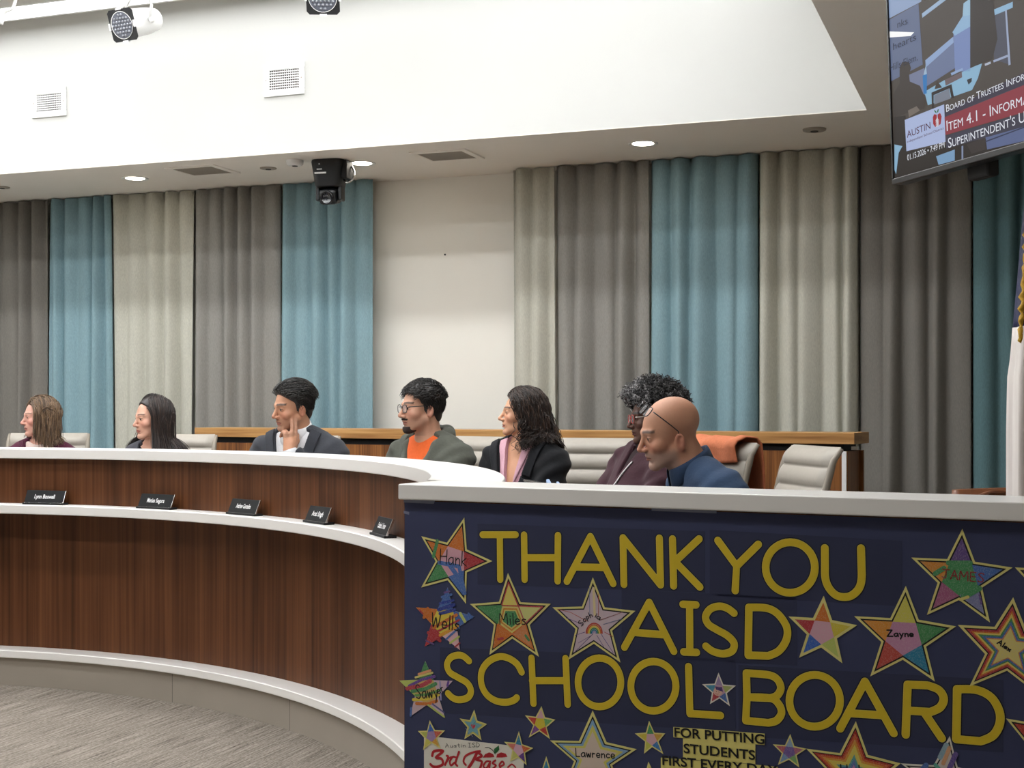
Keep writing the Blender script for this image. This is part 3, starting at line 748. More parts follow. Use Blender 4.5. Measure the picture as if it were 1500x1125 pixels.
star([z4(687,215), z4(1147,570), z4(940,1072), z4(362,1005), z4(220,478)], 'large star with green centre and red capitals at the top right', [PU, BL, '#6f7398', '#8f5070', '#bb7a33', '#3f7f50'],
     extra=multi(marks([([z4(560,528), z4(760,528)], '#3f7f50', .010), ([z4(440,625), z4(520,575)], '#3f7f50', .010), ([z4(700,840), z4(840,760)], '#3f7f50', .012), ([z4(670,862), z4(740,838)], '#c2b866', .006), ([z4(845,820), z4(862,900)], PU, .004)]), nm('JAMES', z4(500,665), z4(880,705), 13, .0018, pencil('#7a2a2c'))))
star([z3(1435,145), (1560,930), (1527,1022), z3(1168,688), z3(1097,313)], 'star of concentric rainbow outlines with a handwritten name, at the right edge', rings=[(.83, RD), (.74, OR), (.68, '#c9b45a'), (.60, GR), (.53, BL), (.45, '#b8744a'), (.40, '#c6b96e')], extra=nm('Alex', (1461, 942), (1479, 954), 7, .0018))
star([(1550, 788), (1618, 846), (1592, 930), (1512, 918), (1487, 831)], 'star mostly cut off by the right edge, its left point touching the green-centred star', [PU, BL, GR, RD, PU, '#b7a5ad'])
star([z8(665,75), z8(793,170), z8(748,320), z8(603,305), z8(545,160)], 'small star with a purple-capped drawn face, between the two bottom words', ['#8d7aa0', '#9aa35a', BL, '#a03a40', '#3f7f9c', '#b08aa0'], border=M_paper, line=False,
     extra=lambda f, t, c, h: [f.poly(ell(*b2(*z8(660,215)), .010, .009, n=18)[:-1], pencil('#c9a292'), h), f.poly([b2(*z8(*p)) for p in ((640,175),(690,180),(700,215),(650,200))], pencil('#4a3568'), h+.0001), f.stroke([b2(*z8(650,210)), b2(*z8(652,214))], .0012, M_outline, h+.0001), f.stroke([b2(*z8(668,216)), b2(*z8(670,219))], .0012, M_outline, h+.0001), f.stroke([b2(*z8(645,228)), b2(*z8(655,234)), b2(*z8(666,231))], .001, pencil('#a03a40'), h+.0001)])
star([z5(280,115), z5(540,302), z5(468,655), z5(140,637), z5(37,300)], 'borderless star of curved crayon bands with a handwritten name, left of the third row', [GR, '#b9a0ae', '#b8a2ac', '#b9a0a8', LG, '#b89a5a'], border=M_paper, line=False, bare=True,
     extra=multi(marks([([z5(220,240), z5(330,205)], '#c98a60', .006), ([z5(190,270), z5(350,225)], '#c2b866', .005), ([z5(130,350), z5(250,290), z5(370,260)], '#5a3f86', .007), ([z5(110,375), z5(250,345), z5(330,300)], '#a03a44', .010), ([z5(160,400), z5(280,380), z5(380,330)], GR, .009), ([z5(190,440), z5(300,430), z5(420,390)], '#5a8f4a', .006),
                 ([z5(170,480), z5(300,470), z5(410,430)], YL, .008), ([z5(200,515), z5(310,520), z5(390,490)], OR, .008), ([z5(150,560), z5(145,630)], BL, .006), ([z5(310,530), z5(460,640)], LG, .005), ([z5(350,520), z5(460,600)], '#4a4a80', .004), ([z5(420,310), z5(430,480)], '#8a86b8', .004), ([z5(500,310), z5(490,350)], '#5a3f86', .006)]), nm('Sawy', z5(200,470), z5(405,455), 20, .0022), nm('er', z5(405,430), z5(462,395), 13, .0018)))
star([z6(572,235), z6(685,362), z6(636,505), z6(485,495), z6(445,313)], 'small pale blue star with a red heart in the middle, above the white card', rings=[(.86, '#b8ae50'), (.68, '#5f93a0')], line=False,
     extra=lambda f, t, c, h: [f.poly([(c.x+.0065*(16*math.sin(a)**3)/16, c.y+.0065*(13*math.cos(a)-5*math.cos(2*a)-2*math.cos(3*a)-math.cos(4*a))/16) for a in [i*math.pi/12 for i in range(24)]], pencil('#b04048'), h), marks([([z6(500,400), z6(560,470)], '#8a98b0', .0012), ([z6(530,410), z6(590,330)], '#3f7a90', .0012)])(f, t, c, h)])
star([z6(184,328), z6(318,417), z6(280,580), z6(125,590), z6(80,422)], 'small star with purple striped centre, over the top left corner of the white card', ['#2f5aa6', '#b0503f', '#bf8a35', '#b9b24e', '#a3a84e', '#8d76a0'], line=False, h0=.0040)
star([z6(1163,205), z6(1285,323), z6(1237,493), z6(1050,482), z6(1018,285)], 'small star with yellow centre and red points, below the H of the third row', ['#c295a3', '#5f9a5a', '#a32f2c', '#6a3f80', '#b03a30', '#c4b22f'], line=False)
star([z6(967,423), z6(1092,572), z6(1035,723), z6(890,690), z6(838,517)], 'small star with pink centre, over the top right corner of the white card', [TL, '#b9562e', '#55357c', '#b3b25a', '#c0685a', '#c298ac'], line=False, h0=.0040)
star([z7(680,252), z7(1082,607), (916, 1166), (824, 1160), z7(290,527)], 'large star with blue and yellow outline and a handwritten name, bottom middle', rings=[(.82, '#6f93b4'), (.70, '#bdb658'), (.56, '#bfae9f')], extra=nm('Lawrence', z7(527,672), z7(882,690), 12, .0019))
star([z7(255,672), (824, 1131), (815, 1160), (788, 1157), (778, 1125)], 'small star with a teal point, cut off below the edge left of the large blue one', [TL, OR, PU, YL, RD, '#c298ac'], line=False)
star([z8(157,428), z8(275,520), z8(262,672), z8(120,668), z8(52,520)], 'small star with green top and pink centre, left of the yellow message', ['#3f8a50', '#c0923a', '#2f6aa6', '#b3b24a', '#bfae3a', '#c298a0'], line=False)
star([z8(152,727), (974, 1134), (972, 1163), (943, 1162), (930, 1133)], 'small star cut off below the edge at the lower left of the yellow message', ['#b9b25a', GR, BL, RD, OR, YL], line=False)
star([z8(1190,525), z8(1310,632), z8(1257,770), z8(1100,750), z8(1063,600)], 'small star with purple and mauve middle, right of the yellow message', ['#7f96ae', '#a05a72', '#6f9a5f', '#6a8ab0', '#a8545c', '#6a5490'], line=False)
star([z9(415,248), z9(705,520), (1298, 1198), (1204, 1190), z9(95,425)], 'large rainbow outlined star at the bottom edge below the last word', rings=[(.84, '#93261f'), (.76, '#b3512c'), (.66, '#bf8433'), (.55, '#c4b34a'), (.36, '#4f8f8a'), (.27, '#4f6aa0'), (.16, '#b0709c')], extra=nm('Hud', z9(322,575), z9(440,580), 11, .002))
star([z9(1022,342), (1447, 1136), (1425, 1197), (1345, 1190), z9(705,520)], 'white star with a few blue and orange stripes, at the bottom edge on the right', ['#bcb3ae']*5+['#bfb6b2'], border=M_paper, extra=marks([([z9(1000,400), z9(960,480)], '#7f9aa8', .010), ([z9(1020,420), z9(980,520)], '#c2906a', .008), ([z9(1060,460), z9(1020,551)], '#5a4a86', .010), ([z9(870,530), z9(850,551)], '#3f5f9c', .010), ([z9(930,530), z9(950,551)], '#4f9a86', .008)]))
star([(1540, 1015), (1600, 1075), (1575, 1160), (1500, 1150), z9(1385,230)], 'red-pointed star cut off by the right edge below the last letter', ['#a3352c', '#a3352c', '#a3352c', '#a3352c', '#a3352c', '#b0503a'])

# white card with the school's red lettering
card = Flat(); card.poly([b2(622, 1077), b2(768, 1094), b2(768, 1250), b2(622, 1250)], M_paper, .0030, .0006)
cardo = card.build('card', banner); tag(cardo, 'white card with red brush lettering and a red apple')
f = Flat(); write(f, 'Austin ISD', z6(320,568), z6(622,562), 6.0, .0011, M_outline, .0034)
f.build('small_lettering', cardo)
f = Flat(); W1, H1 = .0068, .0034
for s, w in (([(205,640),(222,600),(300,598),(238,655),(285,665),(300,710),(260,735),(215,735),(190,715)], W1), ([(332,640),(345,650),(318,720)], W1*.8), ([(318,720),(350,665),(375,650)], W1*.6),
             ([(415,655),(385,650),(360,690),(370,725),(400,700)], W1*.75), ([(440,605),(410,700),(425,728)], W1*.8),
             ([(500,720),(480,690),(500,640),(570,608),(625,600)], W1*.8), ([(600,610),(560,690),(525,745)], W1*1.1), ([(600,610),(640,640),(590,672),(640,690),(625,750)], W1*.9),
             ([(715,690),(680,690),(655,730),(680,750),(712,700),(705,750)], W1*.7), ([(760,680),(735,705),(765,725),(740,750)], W1*.7), ([(800,735),(835,715),(820,690),(795,720),(805,750)], W1*.7), ([(870,740),(905,715),(935,740)], W1*.6)):
    f.stroke([b2(*z6(*p)) for p in spline(s, 4)], w, M_red, H1)
f.poly([b2(*z6(*p)) for p in ((650,655),(670,625),(705,610),(740,625),(752,650),(715,655))], M_red, H1+.0001)
f.poly([b2(*z6(*p)) for p in ((768,655),(775,625),(810,610),(850,620),(866,648),(820,655))], M_red, H1+.0001)
f.poly([b2(*z6(*p)) for p in ((752,625),(748,580),(790,548),(795,585),(775,610))], M_green, H1+.0001)
f.stroke([b2(*z6(*p)) for p in spline([(672,567),(700,568),(735,590),(758,625)], 4)], .0016, M_outline, H1+.0001)
f.build('red_lettering', cardo)

# yellow message strips
f = Flat()
for q in ([(335,472),(1003,522),(1003,605),(335,548)], [(405,548),(935,595),(935,745),(405,705)], [(243,697),(900,745),(1100,765),(1100,860),(243,800)]):
    f.poly([b2(*z8(*p)) for p in q], M_mess, .0028+.0001*q[0][0]/1000, .0004)
mo = f.build('message_strip', banner); tag(mo, 'yellow paper strips with black capitals')
def banner_text(txt, c, width, px_h, ang_to, mm, h, bold=.02):
    a = Vector(b2(*c)); b = Vector(b2(*ang_to)); d = (b-a).normalized(); hh = (Vector(b2(c[0], c[1]-px_h))-a).length
    w = abs((Vector(b2(c[0]+width/2, c[1]))-Vector(b2(c[0]-width/2, c[1]))).length)
    R2 = Matrix.Rotation(math.atan2(d.y, d.x), 4, 'Z')
    return text_mesh(txt, BM @ Matrix.Translation((a.x, a.y, h)) @ R2, height=hh, width=w, bold=bold)
m = MB()
for tx, c, w, e in (('FOR PUTTING', z8(668,535), 131, z8(1000,562)), ('STUDENTS', z8(670,652), 104, z8(935,678)), ('FIRST EVERY DAY', z8(670,752), 168, z8(935,776))):
    vs, fs = banner_text(tx, c, w, 13.5, e, M_outline, .0036); m.add(vs, fs)
m.build('lettering', M_outline, mo)
# clear tape at the corners
f = Flat()
for q in ([(592,731),(638,733),(636,738),(592,736)], [(955,744),(1050,748),(1050,752),(955,748)], [(592,748),(600,750),(600,754),(592,752)]):
    f = Flat(); f.poly([b2(*p) for p in q], M_tape, .0021, .0002); f.build('clear_tape', banner)
# ------------------------------------------------------------------ television hanging on the right
zb = 2.0
TL0 = onz(1309, 271, zb); TR0 = onz(1500, 218, zb)
td = (TR0-TL0); td.z = 0; td.normalize(); tn0 = Vector((-td.y, td.x, 0)); 
if tn0.dot(CAM-TL0) < 0: tn0 = -tn0
tilt = RAD(2.2); tup = (EZ*math.cos(tilt)+tn0*math.sin(tilt)).normalized(); tn = td.cross(tup); tn = tn if tn.dot(tn0) > 0 else -tn
TM = frame(TL0, td, tup, tn)                 # x along the screen, y up, z towards the viewer
TW, TH = 1.22, .69
tv = root('television', TL0+td*(TW/2), 'wall-mounted television hanging at the upper right, showing the meeting broadcast', 'television')
MB().bbox((0, 0, -.045), (TW, TH, -.002), .004, TM).build('casing', M_black, tv)
bz = MB(); bw = .010
M_bezel = mat('dark_silver_bezel', '#3b3a3a', .3, .7)
for lo, hi in (((0,0,-.003),(TW,.018,.006)), ((0,TH-bw,-.003),(TW,TH,.006)), ((0,.018,-.003),(bw*.8,TH-bw,.006)), ((TW-bw*.8,.018,-.003),(TW,TH-bw,.006))): bz.bbox(lo, hi, .002, TM)
bz.build('bezel', M_bezel, tv)
MB().bbox((.30, -.036, -.085), (.40, .03, -.046), .008, TM).build('camera_box', M_blackmat, tv)
ct = TL0+td*(TW/2)+tn*-.10
mb_ = MB(); mb_.tube([TL0+td*(TW/2)+tup*(TH*.5)-tn*.05, TL0+td*(TW/2)+tup*(TH*.5)-tn*.11, Vector((ct.x, ct.y, Z_SOF-.01))], .022, 10); mb_.lathe([(.08, -.012), (.08, -.0005)], Matrix.Translation((ct.x, ct.y, Z_SOF)), 20)
mb_.build('ceiling_bracket', M_black, tv)
def sm(c, s=1.0):
    n = 'screen_%s_%d' % (c.strip('#'), s*100)
    m = mat(n, '#050505', .32, emit=c, estr=s, spec=.08); return m
def tp(px, py):
    p = onplane(px, py, TL0, tn)-TL0; return (p.dot(td), p.dot(tup))
scr = []; smats = []
sb = MB()
def spoly(pts, c, h, s=.62):
    mm = sm(c, s)
    if mm not in smats: smats.append(mm)
    P = [(min(max(x, .008), TW-.008), min(max(y, .018), TH-.010)) for x, y in pts]
    sb.add([TM @ Vector((x, y, h)) for x, y in P], [list(range(len(P)))], smats.index(mm))
zt = lambda x, y: tp(1250+x/4.016, y/4.018)
spoly([(.008,.018),(TW-.008,.018),(TW-.008,TH-.01),(.008,TH-.01)], '#5b534d', .0005)
spoly([zt(195,-140),(zt(195,-140)[0]+.25,TH-.01),zt(400,10),zt(210,110)], '#a9bfe6', .0008)
spoly([zt(205,120),zt(385,20),zt(410,380),zt(220,480)], '#7582a4', .0010)
spoly([zt(205,190),zt(360,190),zt(340,212),zt(207,225)], '#ffffff', .0014, .9)  # ceiling light's reflection in the screen, painted as a bright bar
spoly([zt(405,80),zt(530,-15),zt(560,-10),zt(408,105)], '#b7d3f3', .0010)
spoly([zt(425,355),zt(590,215),zt(595,320),zt(600,400),zt(430,510)], '#7f8db3', .0009)
spoly([zt(425,355),zt(590,215),zt(592,250),zt(430,395)], '#a9c4f0', .0010)
spoly([zt(590,185),zt(650,90),zt(690,100),zt(700,140),zt(690,420),zt(600,420)], '#8da2d8', .0010)
spoly([zt(585,190),zt(645,95),zt(695,85),zt(700,150),zt(600,210)], '#a8d0f5', .0012)
spoly([zt(650,20),zt(690,-10),zt(690,90),zt(645,95)], '#b4dcf8', .0012)
spoly([zt(690,-20),zt(820,-40),zt(850,230),zt(820,350),zt(690,400)], '#463f3b', .0014)
spoly([zt(820,100),zt(900,60),zt(920,380),zt(830,350)], '#5d5f6e', .0011)
spoly([zt(895,60),zt(905,58),zt(928,380),zt(915,385)], '#b8c6e6', .0013)
spoly([zt(825,355),zt(910,322),zt(912,335),zt(828,368)], '#b8c6e6', .0013)
spoly([zt(775,375),zt(810,362),zt(812,375),zt(777,388)], '#d0d8ec', .0013)
spoly([zt(820,60),zt(940,10),zt(940,45),zt(822,95)], '#a8d4f6', .0012)
spoly([zt(420,540),zt(540,470),zt(760,370),zt(735,460),zt(700,530),zt(440,620)], '#a3d2f2', .0010)
spoly([zt(670,470),zt(700,458),zt(698,480),zt(680,498)], '#3a3a40', .0013)
spoly([zt(540,470),zt(640,425),zt(642,455),zt(545,505)], '#7f6f74', .0012)
spoly([zt(575,430),zt(645,400),zt(648,412),zt(580,445)], '#a9c4f0', .0013)
spoly([zt(462,545),zt(580,495),zt(595,575),zt(580,580),zt(568,520),zt(475,560),zt(475,640),zt(465,640)], '#3b3230', .0014)
spoly([zt(477,562),zt(566,522),zt(575,580),zt(478,615)], '#8f96a6', .0013)
spoly([zt(480,525),zt(495,475),zt(525,515)], '#50463f', .0014)
spoly([zt(330,440),zt(420,400),zt(425,560),zt(335,500)], '#8a93b4', .0009)
spoly([zt(410,445),zt(436,435),zt(434,550),zt(416,555)], '#3f8fd8', .0015)
spoly([zt(415,440),zt(430,380),zt(435,440)], '#b8d8f4', .0014)
spoly([zt(275,400),zt(290,365),zt(330,365),zt(342,400),zt(330,440),zt(335,480),zt(395,505),zt(430,590),zt(420,640),zt(330,660),zt(240,700),zt(235,560),zt(275,490)], '#4f4742', .0016)
spoly([zt(325,650),zt(375,625),zt(395,650),zt(330,690)], '#8a7f76', .0018)
spoly([zt(240,690),zt(310,680),zt(320,890),zt(1010,780),zt(1010,830),zt(245,1060)], '#3c3632', .0017)
spoly([zt(245,850),zt(292,860),zt(270,900),zt(255,1025),zt(245,1000)], '#a3d2f2', .0019)
spoly([zt(780,800),zt(1010,690),zt(1010,830),zt(790,880)], '#6f7ca8', .0018)
spoly([zt(780,830),zt(1010,745),zt(1010,752),zt(780,838)], '#3f4560', .0019)
spoly([zt(490,920),zt(600,880),zt(600,945),zt(505,970)], '#8fb8e0', .0019)
spoly([zt(640,860),zt(650,857),zt(650,935),zt(640,938)], '#9aa6c8', .0019)
spoly([zt(670,850),zt(780,810),zt(782,880),zt(700,905)], '#4a4240', .0020)
def bar(a, b, c, d, col, h):
    """caption bar from its left end a-b, running along a-c and b-d to the right side of the screen"""
    A, B_, C_, D_ = (zt(*p) for p in (a, b, c, d))
    spoly([A, C_, (TW-.02, C_[1]), (TW-.02, D_[1]), D_, B_], col, h)
spoly([zt(306,706),zt(538,614),zt(546,835),zt(316,890)], '#b9c7ee', .0021, .75)
bar((540,660),(543,690),(1010,425),(1010,505), '#4a4456', .0021)
bar((540,690),(546,795),(1010,500),(1010,660), '#a34450', .0022)
bar((546,800),(550,875),(1010,663),(1010,745), '#4e4c5c', .0021)
# apple
def aps(pts, c): spoly([zt(*p) for p in pts], c, .0026, .7)
aps([(472,690),(480,672),(495,675),(497,742),(486,748),(474,730)], '#b0303a'); aps([(500,674),(515,665),(524,685),(518,730),(503,742)], '#b0303a')
aps([(488,710),(498,690),(508,705),(508,742),(490,748)], '#eef0fa'); aps([(478,646),(492,655),(494,668),(484,660)], '#2f7a4a'); aps([(496,664),(500,645),(508,642),(504,660)], '#2f7a4a')
screen = sb.build('screen', smats, tv, recalc=False)
tx = MB()
def tvtext(txt, p0, p1, hpx, m_, h=.0030, sc=False, bold=0.0):
    a = Vector(zt(*p0)); b = Vector(zt(*p1)); d = b-a; ang = math.atan2(d.y, d.x)
    hh = (Vector(zt(p0[0], p0[1]-hpx))-a).length
    n = Vector((-math.sin(ang), math.cos(ang)))
    vs, fs = text_mesh(txt, TM @ Matrix.Translation((a.x+n.x*hh/2, a.y+n.y*hh/2, h)) @ Matrix.Rotation(ang, 4, 'Z'), height=hh, width=d.length, center=False, smallcaps=sc, bold=bold)
    return vs, fs
W = sm('#eef1fb', .8); Bm = sm('#6a3048', .5)
for t_, a, b, hp, sc in (('Board of Trustees Infor', (553,660), (1015,468), 43, True), ('Item 4.1 - Informa', (556,772), (1040,607), 62, True), ("Superintendent's Up", (565,872), (1045,706), 58, True), ('01.15.2026 • 7:49 PM', (324,945), (543,868), 34, False)):
    vs, fs = tvtext(t_, a, b, hp, W, sc=sc, bold=.0); MB().add(vs, fs, 0).build('screen_lettering', [W], screen, recalc=False)
vs, fs = tvtext('AUSTIN', (322,812), (460,757), 40, Bm); tx.add(vs, fs, 1)
vs, fs = tvtext('Independent School District', (322,842), (538,760), 14, Bm); tx.add(vs, fs, 1)
for w_, a, b in (('nks', (265,165), (325,140)), ('hearts', (240,295), (375,235)), ('Hills Elem.', (222,420), (385,355))):
    vs, fs = tvtext(w_, a, b, 40, Bm); tx.add(vs, fs, 2)
tx.build('sign_lettering', [W, Bm, sm('#3a3f58', .4)], screen, recalc=False)

# ------------------------------------------------------------------ spotlights hanging in the ceiling recess
M_lens = mat('led_lens_grey', '#5a5d66', .25, noise=None)
def spot(c, n, label, rad=.075):
    c = Vector(c); n = Vector(n).normalized(); x = n.cross(EZ).normalized()*-1; y = n.cross(x); y = y if y.z > 0 else -y; x = y.cross(n)
    M = frame(c, x, y, n)
    r = root('stage_spotlight', c-n*.1, label, 'spotlight', 'white stage spotlights in the ceiling recess')
    b = MB(); b.lathe([(rad*.45, -.26), (rad*.8, -.25), (rad*.95, -.18), (rad*1.02, -.07), (rad*1.08, -.02), (rad*1.08, 0)], M, 28)
    b.build('body', M_white_metal, r)
    v = MB()
    for k in range(9):
        a = RAD(20+k*14); v.box((-.004, -.001, -.16), (.004, .004, -.09), M @ Matrix.Rotation(a, 4, 'Z') @ Matrix.Translation((0, rad*.985, 0)))
    v.build('cooling_slots', M_grille_dark, r)
    fr = MB(); w = rad*1.12; seg = 24
    pts = [(w*math.copysign(1, math.cos(t)) if abs(math.cos(t)) > .707 else w*math.cos(t)/.707, w*math.copysign(1, math.sin(t)) if abs(math.sin(t)) > .707 else w*math.sin(t)/.707) for t in [RAD(k*15+7.5) for k in range(seg)]]
    pts = []
    for sx_, sy_ in ((1,1),(-1,1),(-1,-1),(1,-1)): pts += ([(sx_*w, sy_*w*.82), (sx_*w*.82, sy_*w)] if sx_*sy_ > 0 else [(sx_*w*.82, sy_*w), (sx_*w, sy_*w*.82)])
    fr.prism(pts, .010, M @ Matrix.Translation((0, 0, .002)))
    fr.build('gel_frame', M_blackmat, r)
    l = MB(); l.lathe([(rad*.92, .0118), (rad*.97, .015), (rad*.97, .0125)], M, 30, mi=1, caps=False); l.lathe([(.0005, .013), (rad*.93, .0135)], M, 30)
    for i in range(-3, 4):
        for j in range(-3, 4):
            px, py = (i+(j % 2)*.5)*rad*.27, j*rad*.24
            if px*px+py*py < (rad*.82)**2: l.ball(M @ Vector((px, py, .0135)), (rad*.09,)*3, 2, 8, 5)
    l.build('led_lens', [M_lens, M_white_metal, mat('led_pip', '#84868c', .2)], r)
    for a in (0, 90, 180, 270): MB().box((-.018, -.004, -.004), (.018, .007, .016), M @ Matrix.Rotation(RAD(a), 4, 'Z') @ Matrix.Translation((0, w, 0))).build('frame_clip', M_white_metal, r)
    y2 = MB(); top = Vector((c.x, c.y, 0))-Vector((n.x, n.y, 0))*.12; zc = (c-n*.12).z
    Lp = (c-n*.12)+x*(rad*1.25); Rp = (c-n*.12)-x*(rad*1.25); up = Vector((top.x, top.y, min(zc+.14, Z_TRAY-.02)))
    y2.tube([Lp-x*.015, Lp+(up-(c-n*.12))*.6, up+x*.05, up-x*.05, Rp+(up-(c-n*.12))*.6, Rp+x*.015], [.009]*6, 8, flat=.5)
    y2.tube([up, Vector((top.x, top.y, Z_TRAY+.049))], .014, 10)
    for q in (Lp, Rp): y2.ball(q, .016, 0, 10, 6)
    y2.build('yoke', M_white_metal, r)
    return r
spot(at(181, 36.5, 7.3), (-.42, -.80, -.34), 'white stage spotlight with black frame at the upper left, tilted to the left')
spot(at(473, -4, 6.9), (.02, -.9, -.38), 'white stage spotlight cut off by the top edge, facing straight ahead')
m = MB(); c0 = at(24, -2, 7.0)
m.tube(spline([tuple(at(2, 36, 7.0)), tuple(at(8, 18, 7.0)), tuple(at(22, 4, 7.0)), (c0.x+.03, c0.y, Z_TRAY+.045)], 6), .008, 8)
o = m.build('hanging_cable', M_white_metal); tag(o, 'thin white cable hanging from the ceiling at the top left corner', 'cable')

# ------------------------------------------------------------------ black ceiling camera
pc = onz(484, 236, Z_SOF); vd = Vector((pc.x, pc.y, 0)).normalized(); sd = Vector((vd.y, -vd.x, 0))
fd = (-vd*.93-sd*.36).normalized(); sx2 = Vector((-fd.y, fd.x, 0))
ptz = root('ceiling_camera', pc, 'black remote-controlled camera hanging under the lower ceiling', 'camera')
KM = frame(pc, sx2, fd, EZ)
def rrect(w, d, r, n=5):
    out = []
    for sx_, sy_, a0 in ((1,1,0),(-1,1,90),(-1,-1,180),(1,-1,270)):
        for k in range(n+1):
            a = RAD(a0+90*k/n); out.append((sx_*(w-r)+r*math.cos(a), sy_*(d-r)+r*math.sin(a)))
    return out
m = MB(); lv = [(-.0005, .098, .085, .05), (-.012, .100, .088, .05), (-.05, .094, .084, .05), (-.12, .086, .076, .05), (-.15, .080, .070, .045), (-.158, .072, .062, .04)]
vs = []; 
for z, w, d, r in lv: vs += [KM @ Vector((x, y, z)) for x, y in rrect(w, d, r)]
n = 24; fs = [list(range(n)), [(len(lv)-1)*n+k for k in range(n)]]
for i in range(len(lv)-1): fs += [(i*n+k, i*n+(k+1) % n, (i+1)*n+(k+1) % n, (i+1)*n+k) for k in range(n)]
m.add(vs, fs, 0, False); o = m.build('mount_body', M_black, ptz); set_smooth_by_angle(o, 45)
for s in (-1, 1): MB().bbox((s*.068-.012, -.035, -.235), (s*.068+.012, .035, -.14), .01, KM).build('arm', M_black, ptz)
HM = KM @ Matrix.Translation((0, .0, -.205)) @ Matrix.Rotation(RAD(-14), 4, 'X')
m = MB(); m.bbox((-.054, -.06, -.045), (.054, .055, .045), .02, HM); m.build('camera_head', M_black, ptz)
m = MB(); LM = HM @ frame(Vector((0, .055, 0)), Vector((1, 0, 0)), Vector((0, 0, -1)), Vector((0, 1, 0)))
m.lathe([(.040, 0), (.040, .014), (.034, .018), (.030, .010), (.001, .008)], LM, 24); m.build('lens', mat('lens_glass', '#0b0d14', .05, spec=.9), ptz)
m = MB(); m.box((-.05, .083, -.062), (-.02, .0885, -.057), KM); m.box((-.065, .0805, -.085), (.005, .0845, -.076), KM); m.ball(KM @ Vector((-.035, .088, -.03)), .004, 0, 8, 6); m.box((-.012, .056, -.036), (.012, .0585, -.030), HM)
m.build('white_marking', M_ink_white, ptz)
m = MB(); m.bbox((.085, -.06, -.11), (.118, .05, -.004), .005, KM); m.build('connector_box', M_blackmat, ptz)
m = MB(); m.tube(spline([tuple(KM @ Vector(p)) for p in ((.09, .02, -.11), (.11, .03, -.135), (.145, .02, -.115), (.14, -.02, -.07), (.12, -.03, -.03))], 5), .006, 8); m.build('cable', M_chrome, ptz)

# ------------------------------------------------------------------ flag on its stand, mostly outside the right edge
fp = at(1538, 600, 3.95)
flag = root('flag', (fp.x, fp.y, 0), 'white and navy flag with gold fringe on a pole at the right edge', 'flag')
m = MB(); m.lathe([(.16, 0), (.16, .015), (.05, .05), (.02, .12)], Matrix.Translation((fp.x, fp.y, 0)), 28); m.build('stand', mat('brass', '#a5843f', .3, 1.0), flag)
m = MB(); m.tube([(fp.x, fp.y, .08), (fp.x, fp.y, 2.3)], .014, 12); m.build('pole', M_oak, flag)
m = MB(); m.lathe([(.006, 2.3), (.03, 2.33), (.02, 2.37), (.002, 2.42)], Matrix.Translation((fp.x, fp.y, 0)), 16); m.build('finial', MATS['brass'], flag)
M_flagw = ramp_mat('white_satin', (30, 30, 2), [(.3, '#d9cfc9'), (.7, '#efe8e2')], .45, nscale=1.0); M_flagn = mat('navy_satin', '#22264d', .5, noise=(60, .2, .2)); M_gold = mat('gold_fringe', '#c79a1e', .6, noise=(200, .3, .3))
def edge_px(z):                       # left outline of the hanging cloth
    pts = [(.20, 1483), (.50, 1483), (.90, 1483), (1.06, 1484), (1.25, 1484), (1.40, 1485), (1.47, 1489), (1.52, 1490), (1.56, 1491), (1.62, 1493), (1.70, 1496), (1.80, 1499), (1.95, 1505), (2.1, 1515), (2.25, 1530)]
    zs = [p[0] for p in pts]; return float(np.interp(z, zs, [p[1] for p in pts]))
def cloth(name, zlo, zhi, mm, grow=0.0, rows=26):
    m = MB(); n = 60; vs = []; fs = []
    for i in range(rows):
        z = zlo+(zhi-zlo)*i/(rows-1); R_ = (1538-edge_px(z))*3.95/F+grow
        for k in range(n):
            a = 2*math.pi*k/n; rip = lambda t: .09*math.sin(7*t+z*1.5)+.05*math.sin(13*t-z*2)
            rr = R_*(1+(rip(a)-rip(math.pi))*min(1, abs(a-math.pi)*2))
            vs.append((fp.x+rr*math.cos(a), fp.y+rr*math.sin(a)*.8, z))
    for i in range(rows-1): fs += [(i*n+k, i*n+(k+1) % n, (i+1)*n+(k+1) % n, (i+1)*n+k) for k in range(n)]
    m.add(vs, fs, 0, True); o = m.build(name, mm, flag, recalc=False); s_ = o.modifiers.new('thickness', 'SOLIDIFY'); s_.thickness = .002; return o
cloth('white_stripe', .35, 1.545, M_flagw); cloth('navy_stripe', 1.54, 2.25, M_flagn, -.001)
m = MB(); P = []
for i in range(60):
    z = 1.50+(2.2-1.50)*i/59; R_ = (1538-edge_px(z))*3.95/F
    P.append((fp.x-R_*1.0+.004*math.sin(i*2.1), fp.y-.03+.004*math.cos(i*1.7), z))
m.tube(P, [.0085+.0025*math.sin(i*2.5) for i in range(60)], 7); m.build('gold_fringe', M_gold, flag)

# ------------------------------------------------------------------ brown bag behind the podium, on a side table
bc = onz(1440, 716, 1.06); bc = at(1440, 716, 4.3)
tb = root('side_table', (bc.x, bc.y, 0), 'low side table hidden behind the counter under the brown bag', 'table')
m = MB(); m.bbox((bc.x-.3, bc.y-.2, .72), (bc.x+.3, bc.y+.2, .75), .004); m.build('table_top', M_trim, tb)
for sx_ in (-1, 1):
    for sy_ in (-1, 1): MB().tube([(bc.x+sx_*.26, bc.y+sy_*.16, 0), (bc.x+sx_*.26, bc.y+sy_*.16, .72)], .016, 8).build('leg', M_chrome, tb)
M_leather = mat('brown_leather', '#7a4a2c', .45, noise=(35, .12, .15))
bag = root('handbag', (bc.x, bc.y, .75), 'brown leather bag showing just above the counter at the right', 'bag')
ztop = CZ+(600-713.5)/F*4.3; m = MB(); vs = []; fs = []; rows = 9; n = 24
